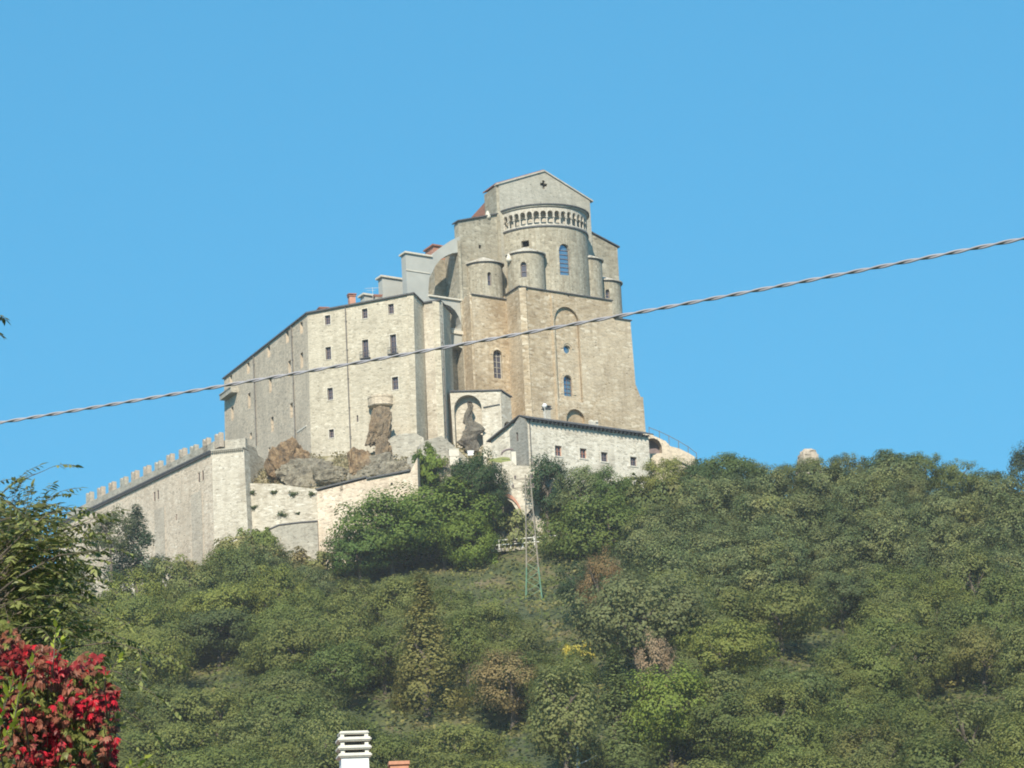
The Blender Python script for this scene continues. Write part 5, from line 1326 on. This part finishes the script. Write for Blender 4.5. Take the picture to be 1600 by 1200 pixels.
# ------------------------------------------------------------------ near foliage at the left edge
#@@NEAR
def leaflet_strip(P, D, U, L, Wd):       # pointed leaflet of 6 verts / 2 quads, arrays
    S_ = np.cross(D, U); S_ /= np.linalg.norm(S_, axis=1)[:, None]; L = L[:, None]; Wd = Wd[:, None]
    up = np.cross(S_, D)
    v = [P, P+D*L*.32+S_*Wd*.5+up*L*.04, P+D*L*.68+S_*Wd*.38, P+D*L-up*L*.06, P+D*L*.68-S_*Wd*.38, P+D*L*.32-S_*Wd*.5+up*L*.04]
    V = np.stack(v, 1).reshape(-1, 3); n = len(P); b = np.arange(n)[:, None]*6
    F = np.concatenate([b+np.array([0, 1, 2, 5]), b+np.array([2, 3, 4, 5])], 1).reshape(-1, 4); return V, F
def compound(rng, base, d, L, nl, ll, droop=.5):
    """one pinnate leaf: returns leaflet arrays and the rachis points"""
    d = d/np.linalg.norm(d); g = np.array((0, 0, -1.0)); P, D, U, LL = [], [], [], []; p = base.copy(); rp = [p.copy()]
    side = np.cross(d, g); side /= np.linalg.norm(side)
    for k in range(nl):
        d = d + g*droop/nl*1.2; d /= np.linalg.norm(d); p = p + d*L/nl; rp.append(p.copy())
        if k == 0: continue
        for s in (-1, 1):
            dd = d*.45 + side*s + g*rng.uniform(.1, .5) + rng.normal(size=3)*.12; dd /= np.linalg.norm(dd)
            P.append(p); D.append(dd); U.append(-g+rng.normal(size=3)*.4); LL.append(ll*rng.uniform(.75, 1.1)*(1-.35*abs(k/nl-.5)))
    P.append(p); D.append(d); U.append(-g+rng.normal(size=3)*.2); LL.append(ll)
    return P, D, U, LL, rp
def near_tree(name, label, cat, twigs, Y, mat, nl, ll, LL_, trunk_px, seed, wid=.34, per=3, stemr=.0028):
    rng = np.random.default_rng(seed); t = thing(name, label, cat); P, D, U, LL = [], [], [], []; st = B()
    root = at(*trunk_px, Y+.2); root.z = 0
    fork = at(trunk_px[0], trunk_px[1], Y+.2)
    add_tube(st, [root, (root+fork)/2+Vector((.03, .02, 0)), fork], [.06, .045, .028], 9)
    for (x0, y0, x1, y1, dy) in twigs:
        a, b = np.array(at(x0, y0, Y+dy)), np.array(at(x1, y1, Y+dy+rng.uniform(-.15, .1)))
        mid = (a+b)/2+np.array((0, 0, .03)); add_tube(st, [fork, (fork+Vector(a))/2+Vector((0, 0, .04)), a, mid, b], [.009, .006, stemr*1.2, stemr*.8, stemr*.4], 6)
        dr = (b-a); Lb = np.linalg.norm(dr); dr /= Lb
        for k in range(per):
            u = (k+.6)/per; p = a+(b-a)*u+np.array((0, 0, .03))*(1-abs(2*u-1))
            d = dr*rng.uniform(.3, 1.0) + rng.normal(size=3)*.55 + np.array((0, -.1, .15))
            r = compound(rng, p, d, LL_*rng.uniform(.7, 1.15), nl, ll, rng.uniform(.3, 1.0))
            P += r[0]; D += r[1]; U += r[2]; LL += r[3]; add_tube(st, r[4], stemr*.35, 4)
        r = compound(rng, b, dr+rng.normal(size=3)*.15, LL_, nl, ll, .6); P += r[0]; D += r[1]; U += r[2]; LL += r[3]; add_tube(st, r[4], stemr*.35, 4)
    P, D, U, LL = map(np.array, (P, D, U, LL)); V, F = leaflet_strip(P, D, U, LL, LL*wid)
    o = np_mesh('foliage', V, F, mat, t); obj('branches', st, M['bark'], t); place(t, root); return t
def near():
    rnd = random.Random(8)
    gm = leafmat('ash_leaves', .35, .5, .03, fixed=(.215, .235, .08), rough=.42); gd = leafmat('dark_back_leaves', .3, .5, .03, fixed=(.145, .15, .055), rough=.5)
    tw = []
    # feathery outer twigs against the sky and the wood
    for x0, y0, x1, y1 in ((-30, 800, 70, 735), (0, 860, 75, 780), (40, 830, 110, 800), (40, 870, 140, 815), (30, 900, 150, 860), (0, 900, 60, 850), (20, 930, 120, 900),
                           (-20, 960, 90, 930), (60, 940, 160, 960), (50, 1000, 175, 1010), (100, 990, 200, 1000), (120, 1010, 235, 1020), (130, 1040, 240, 1085), (150, 1100, 225, 1130),
                           (-30, 760, 15, 790), (0, 990, 100, 960), (-20, 1010, 60, 980), (60, 1100, 200, 1160)):
        tw.append((x0, y0, x1, y1, rnd.uniform(-.4, .3)))
    for k in range(120):
        x = rnd.uniform(-40, 95); y = rnd.uniform(850, 1010) if x > 50 else rnd.uniform(815, 1010); tw.append((x-30, y+25, x+rnd.uniform(0, 40), y-rnd.uniform(0, 35), rnd.uniform(-.3, .8)))
    near_tree('ash_tree', 'feathery green ash-like tree reaching in from the left edge', 'tree', tw, 12.5, gm, 7, .043, .135, (-260, 1160), 3, wid=.36, per=3)
    tw = [(-90, 480, -8, 490, 0), (-90, 520, -10, 519, .1)]
    near_tree('ash_branch', 'two dark leaf tips poking in at the left edge above the cable', 'tree', tw, 11.5, gd, 5, .035, .045, (-420, 700), 31, per=1)
    # fine-leaved dark mass behind
    tw = [(rnd.uniform(-60, 20), rnd.uniform(790, 1000), rnd.uniform(10, 60), rnd.uniform(770, 960), rnd.uniform(0, 1)) for k in range(46)] + [(-20, 840, 28, 772, .3), (0, 830, 36, 778, .3), (-10, 830, 15, 775, .5)]
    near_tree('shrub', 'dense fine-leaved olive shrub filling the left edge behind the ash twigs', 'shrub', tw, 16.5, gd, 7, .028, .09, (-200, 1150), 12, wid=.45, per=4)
    # red creeper
    rng = np.random.default_rng(21); t = thing('red_creeper', 'scarlet and crimson autumn creeper in the lower left corner', 'creeper')
    Y = 11.0; reds = [('scarlet', (.56, .035, .025), 0), ('crimson', (.33, .05, .04), 1), ('rusty', (.31, .13, .075), 2), ('greenish', (.17, .19, .05), 3)]
    top = [(-60, 920), (0, 955), (20, 975), (45, 1000), (75, 998), (95, 1018), (110, 1030), (128, 1012), (150, 1010), (165, 1030), (172, 1050), (192, 1050), (207, 1075), (209, 1125), (190, 1160), (185, 1215), (182, 1300)]
    tx = [p[0] for p in top]; ty = [p[1] for p in top]
    acc = {i: [[], [], [], []] for i in range(4)}
    st = B(); n = 3400
    for k in range(n):
        x = rng.uniform(-110, 207); yt = float(np.interp(x, tx, ty)); y = yt + 8 + abs(rng.normal())*110 if rng.random() < .6 else rng.uniform(yt+8, 1330)
        if y > 1330: continue
        nz = noise.noise(Vector((x*.022, y*.022, 1.7))); c = 0 if nz > .24 else (1 if nz > .06 else (2 if nz > -.18 else 3))
        if rng.random() < .25: c = int(rng.integers(0, 4))
        p = np.array(at(x, y, Y+rng.uniform(-.05, .45)+.1*noise.noise(Vector((x*.03, y*.03, 9)))))
        fwd = rng.normal(size=3)*.45+np.array((.1, -.35, -.8)); fwd /= np.linalg.norm(fwd); nrm = np.array((0, -.7, .7))+rng.normal(size=3)*.45
        s_ = np.cross(fwd, nrm); s_ /= np.linalg.norm(s_)
        for j in range(5):
            a = (j-2)*.42; d = fwd*math.cos(a)+s_*math.sin(a); l = .029*(1-.13*abs(j-2))*rng.uniform(.8, 1.25)
            acc[c][0].append(p); acc[c][1].append(d); acc[c][2].append(nrm); acc[c][3].append(l)
        if k % 6 == 0: add_tube(st, [p, p+np.array((-.02, .12, -.07))], .0018, 4)
    for i, (nm, col, _) in enumerate(reds):
        a = [np.array(q) for q in acc[i]]; V, F = leaflet_strip(a[0], a[1], a[2], a[3], a[3]*.34)
        o = np_mesh('foliage', V, F, leafmat(f'{nm}_creeper', .45, .45, .012, fixed=col, rough=.4), t); o['label'] = f'{nm} creeper leaves'
    r0 = at(-40, 1330, Y+.5)
    for k in range(14):
        b = at(rng.uniform(-60, 170), rng.uniform(1080, 1250), Y+.35); add_tube(st, [Vector((r0.x+.02*k, r0.y, 0)), Vector((r0.x+.02*k, r0.y, r0.z-.3)), (r0+b)/2, b], [.012, .01, .006, .003], 6)
    obj('stems', st, M['bark'], t); place(t, (r0.x, r0.y, 0))
    # dark shrub body behind the creeper so that it has a depth
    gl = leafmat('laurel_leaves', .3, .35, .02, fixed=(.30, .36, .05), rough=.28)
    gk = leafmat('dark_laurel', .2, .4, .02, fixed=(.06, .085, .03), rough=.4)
    def sprig(pts, seed, label, mat, Yd, ln=.045, n=16, name='laurel_sprig', spread=1.0):
        rng = np.random.default_rng(seed); t = thing(name, label, 'shrub'); P, D, U, LL = [], [], [], []; st = B()
        for x0, y0, x1, y1 in pts:
            a, b = np.array(at(x0, y0, Yd)), np.array(at(x1, y1, Yd)); ax = (b-a)/np.linalg.norm(b-a); g_ = Vector(a)
            add_tube(st, [Vector((a[0]-.05, a[1]+.1, 0)) if False else Vector(a)+Vector((-.01, .04, -.03)), a, b], [.003, .0022, .0012], 5)
            for k in range(n):
                u = k/(n-1); p = a+(b-a)*u; rd = rng.normal(size=3); rd -= ax*rd.dot(ax); rd /= np.linalg.norm(rd)
                d = ax*(.7+.5*u)+rd*.8*spread; d /= np.linalg.norm(d); P.append(p); D.append(d); U.append(ax+rng.normal(size=3)*.2-rd); LL.append(ln*rng.uniform(.75, 1.15))
        P, D, U, LL = map(np.array, (P, D, U, LL)); V, F = leaflet_strip(P, D, U, LL, LL*.42); np_mesh('foliage', V, F, mat, t)
        r0 = Vector(at(pts[0][0], pts[0][1], Yd)); add_tube(st, [Vector((r0.x-.3, r0.y+.9, 0)), Vector((r0.x-.25, r0.y+.85, r0.z-.5)), r0+Vector((-.04, .45, -.25)), r0+Vector((-.01, .04, -.03))], [.02, .014, .005, .002], 7)
        obj('stems', st, M['bark'], t); place(t, (r0.x-.3, r0.y+.9, 0))
    sprig([(84, 1030, 88, 965), (90, 1020, 97, 1000)], 1, 'pale lime upright leafy shoot above the red creeper', gl, 10.9, n=9, ln=.036)
    sprig([(36, 1075, 54, 1022)], 2, 'lime green shoot cutting through the left of the red creeper', gl, 10.7, n=8, ln=.036)
    sprig([(165, 1060, 186, 1030)], 3, 'small lime green shoot at the upper right of the red creeper', gl, 10.8, n=6, ln=.036)
    sprig([(0, 1140, 10, 1075), (20, 1140, 30, 1080), (-10, 1180, 25, 1120), (5, 1110, 22, 1060), (-20, 1100, -5, 1050)], 4, 'glossy green laurel shoots at the left edge over the creeper', gl, 10.65, n=14, ln=.04)
    sprig([(200, 1215, 225, 1185), (195, 1220, 205, 1192), (215, 1225, 236, 1196)], 5, 'yellow-green shoot tips at the bottom right of the creeper', gl, 10.8, n=8, ln=.032)
    rr = random.Random(3)
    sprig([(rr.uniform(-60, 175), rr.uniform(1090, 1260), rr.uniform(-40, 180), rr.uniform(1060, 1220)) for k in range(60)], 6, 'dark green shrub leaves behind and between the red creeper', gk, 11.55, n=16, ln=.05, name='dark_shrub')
    # blue strip at the left edge
    p = at(-14, 906, 22); bm = B(); add_bar(bm, p-Vector((.35, 0, .005)), at(11, 905, 22), .028, .012, seg=10); add_bar(bm, p-Vector((.3, -.1, 0)), Vector((p.x-.3, p.y+.1, 0)), .05, seg=10)
    tag(obj('blue_post', bm, plain('blue_plastic', (.10, .28, .60), .4, .1)), 'blue rod tip just entering at the left edge among leaves', 'rod')
near()
bpy.context.view_layer.update()
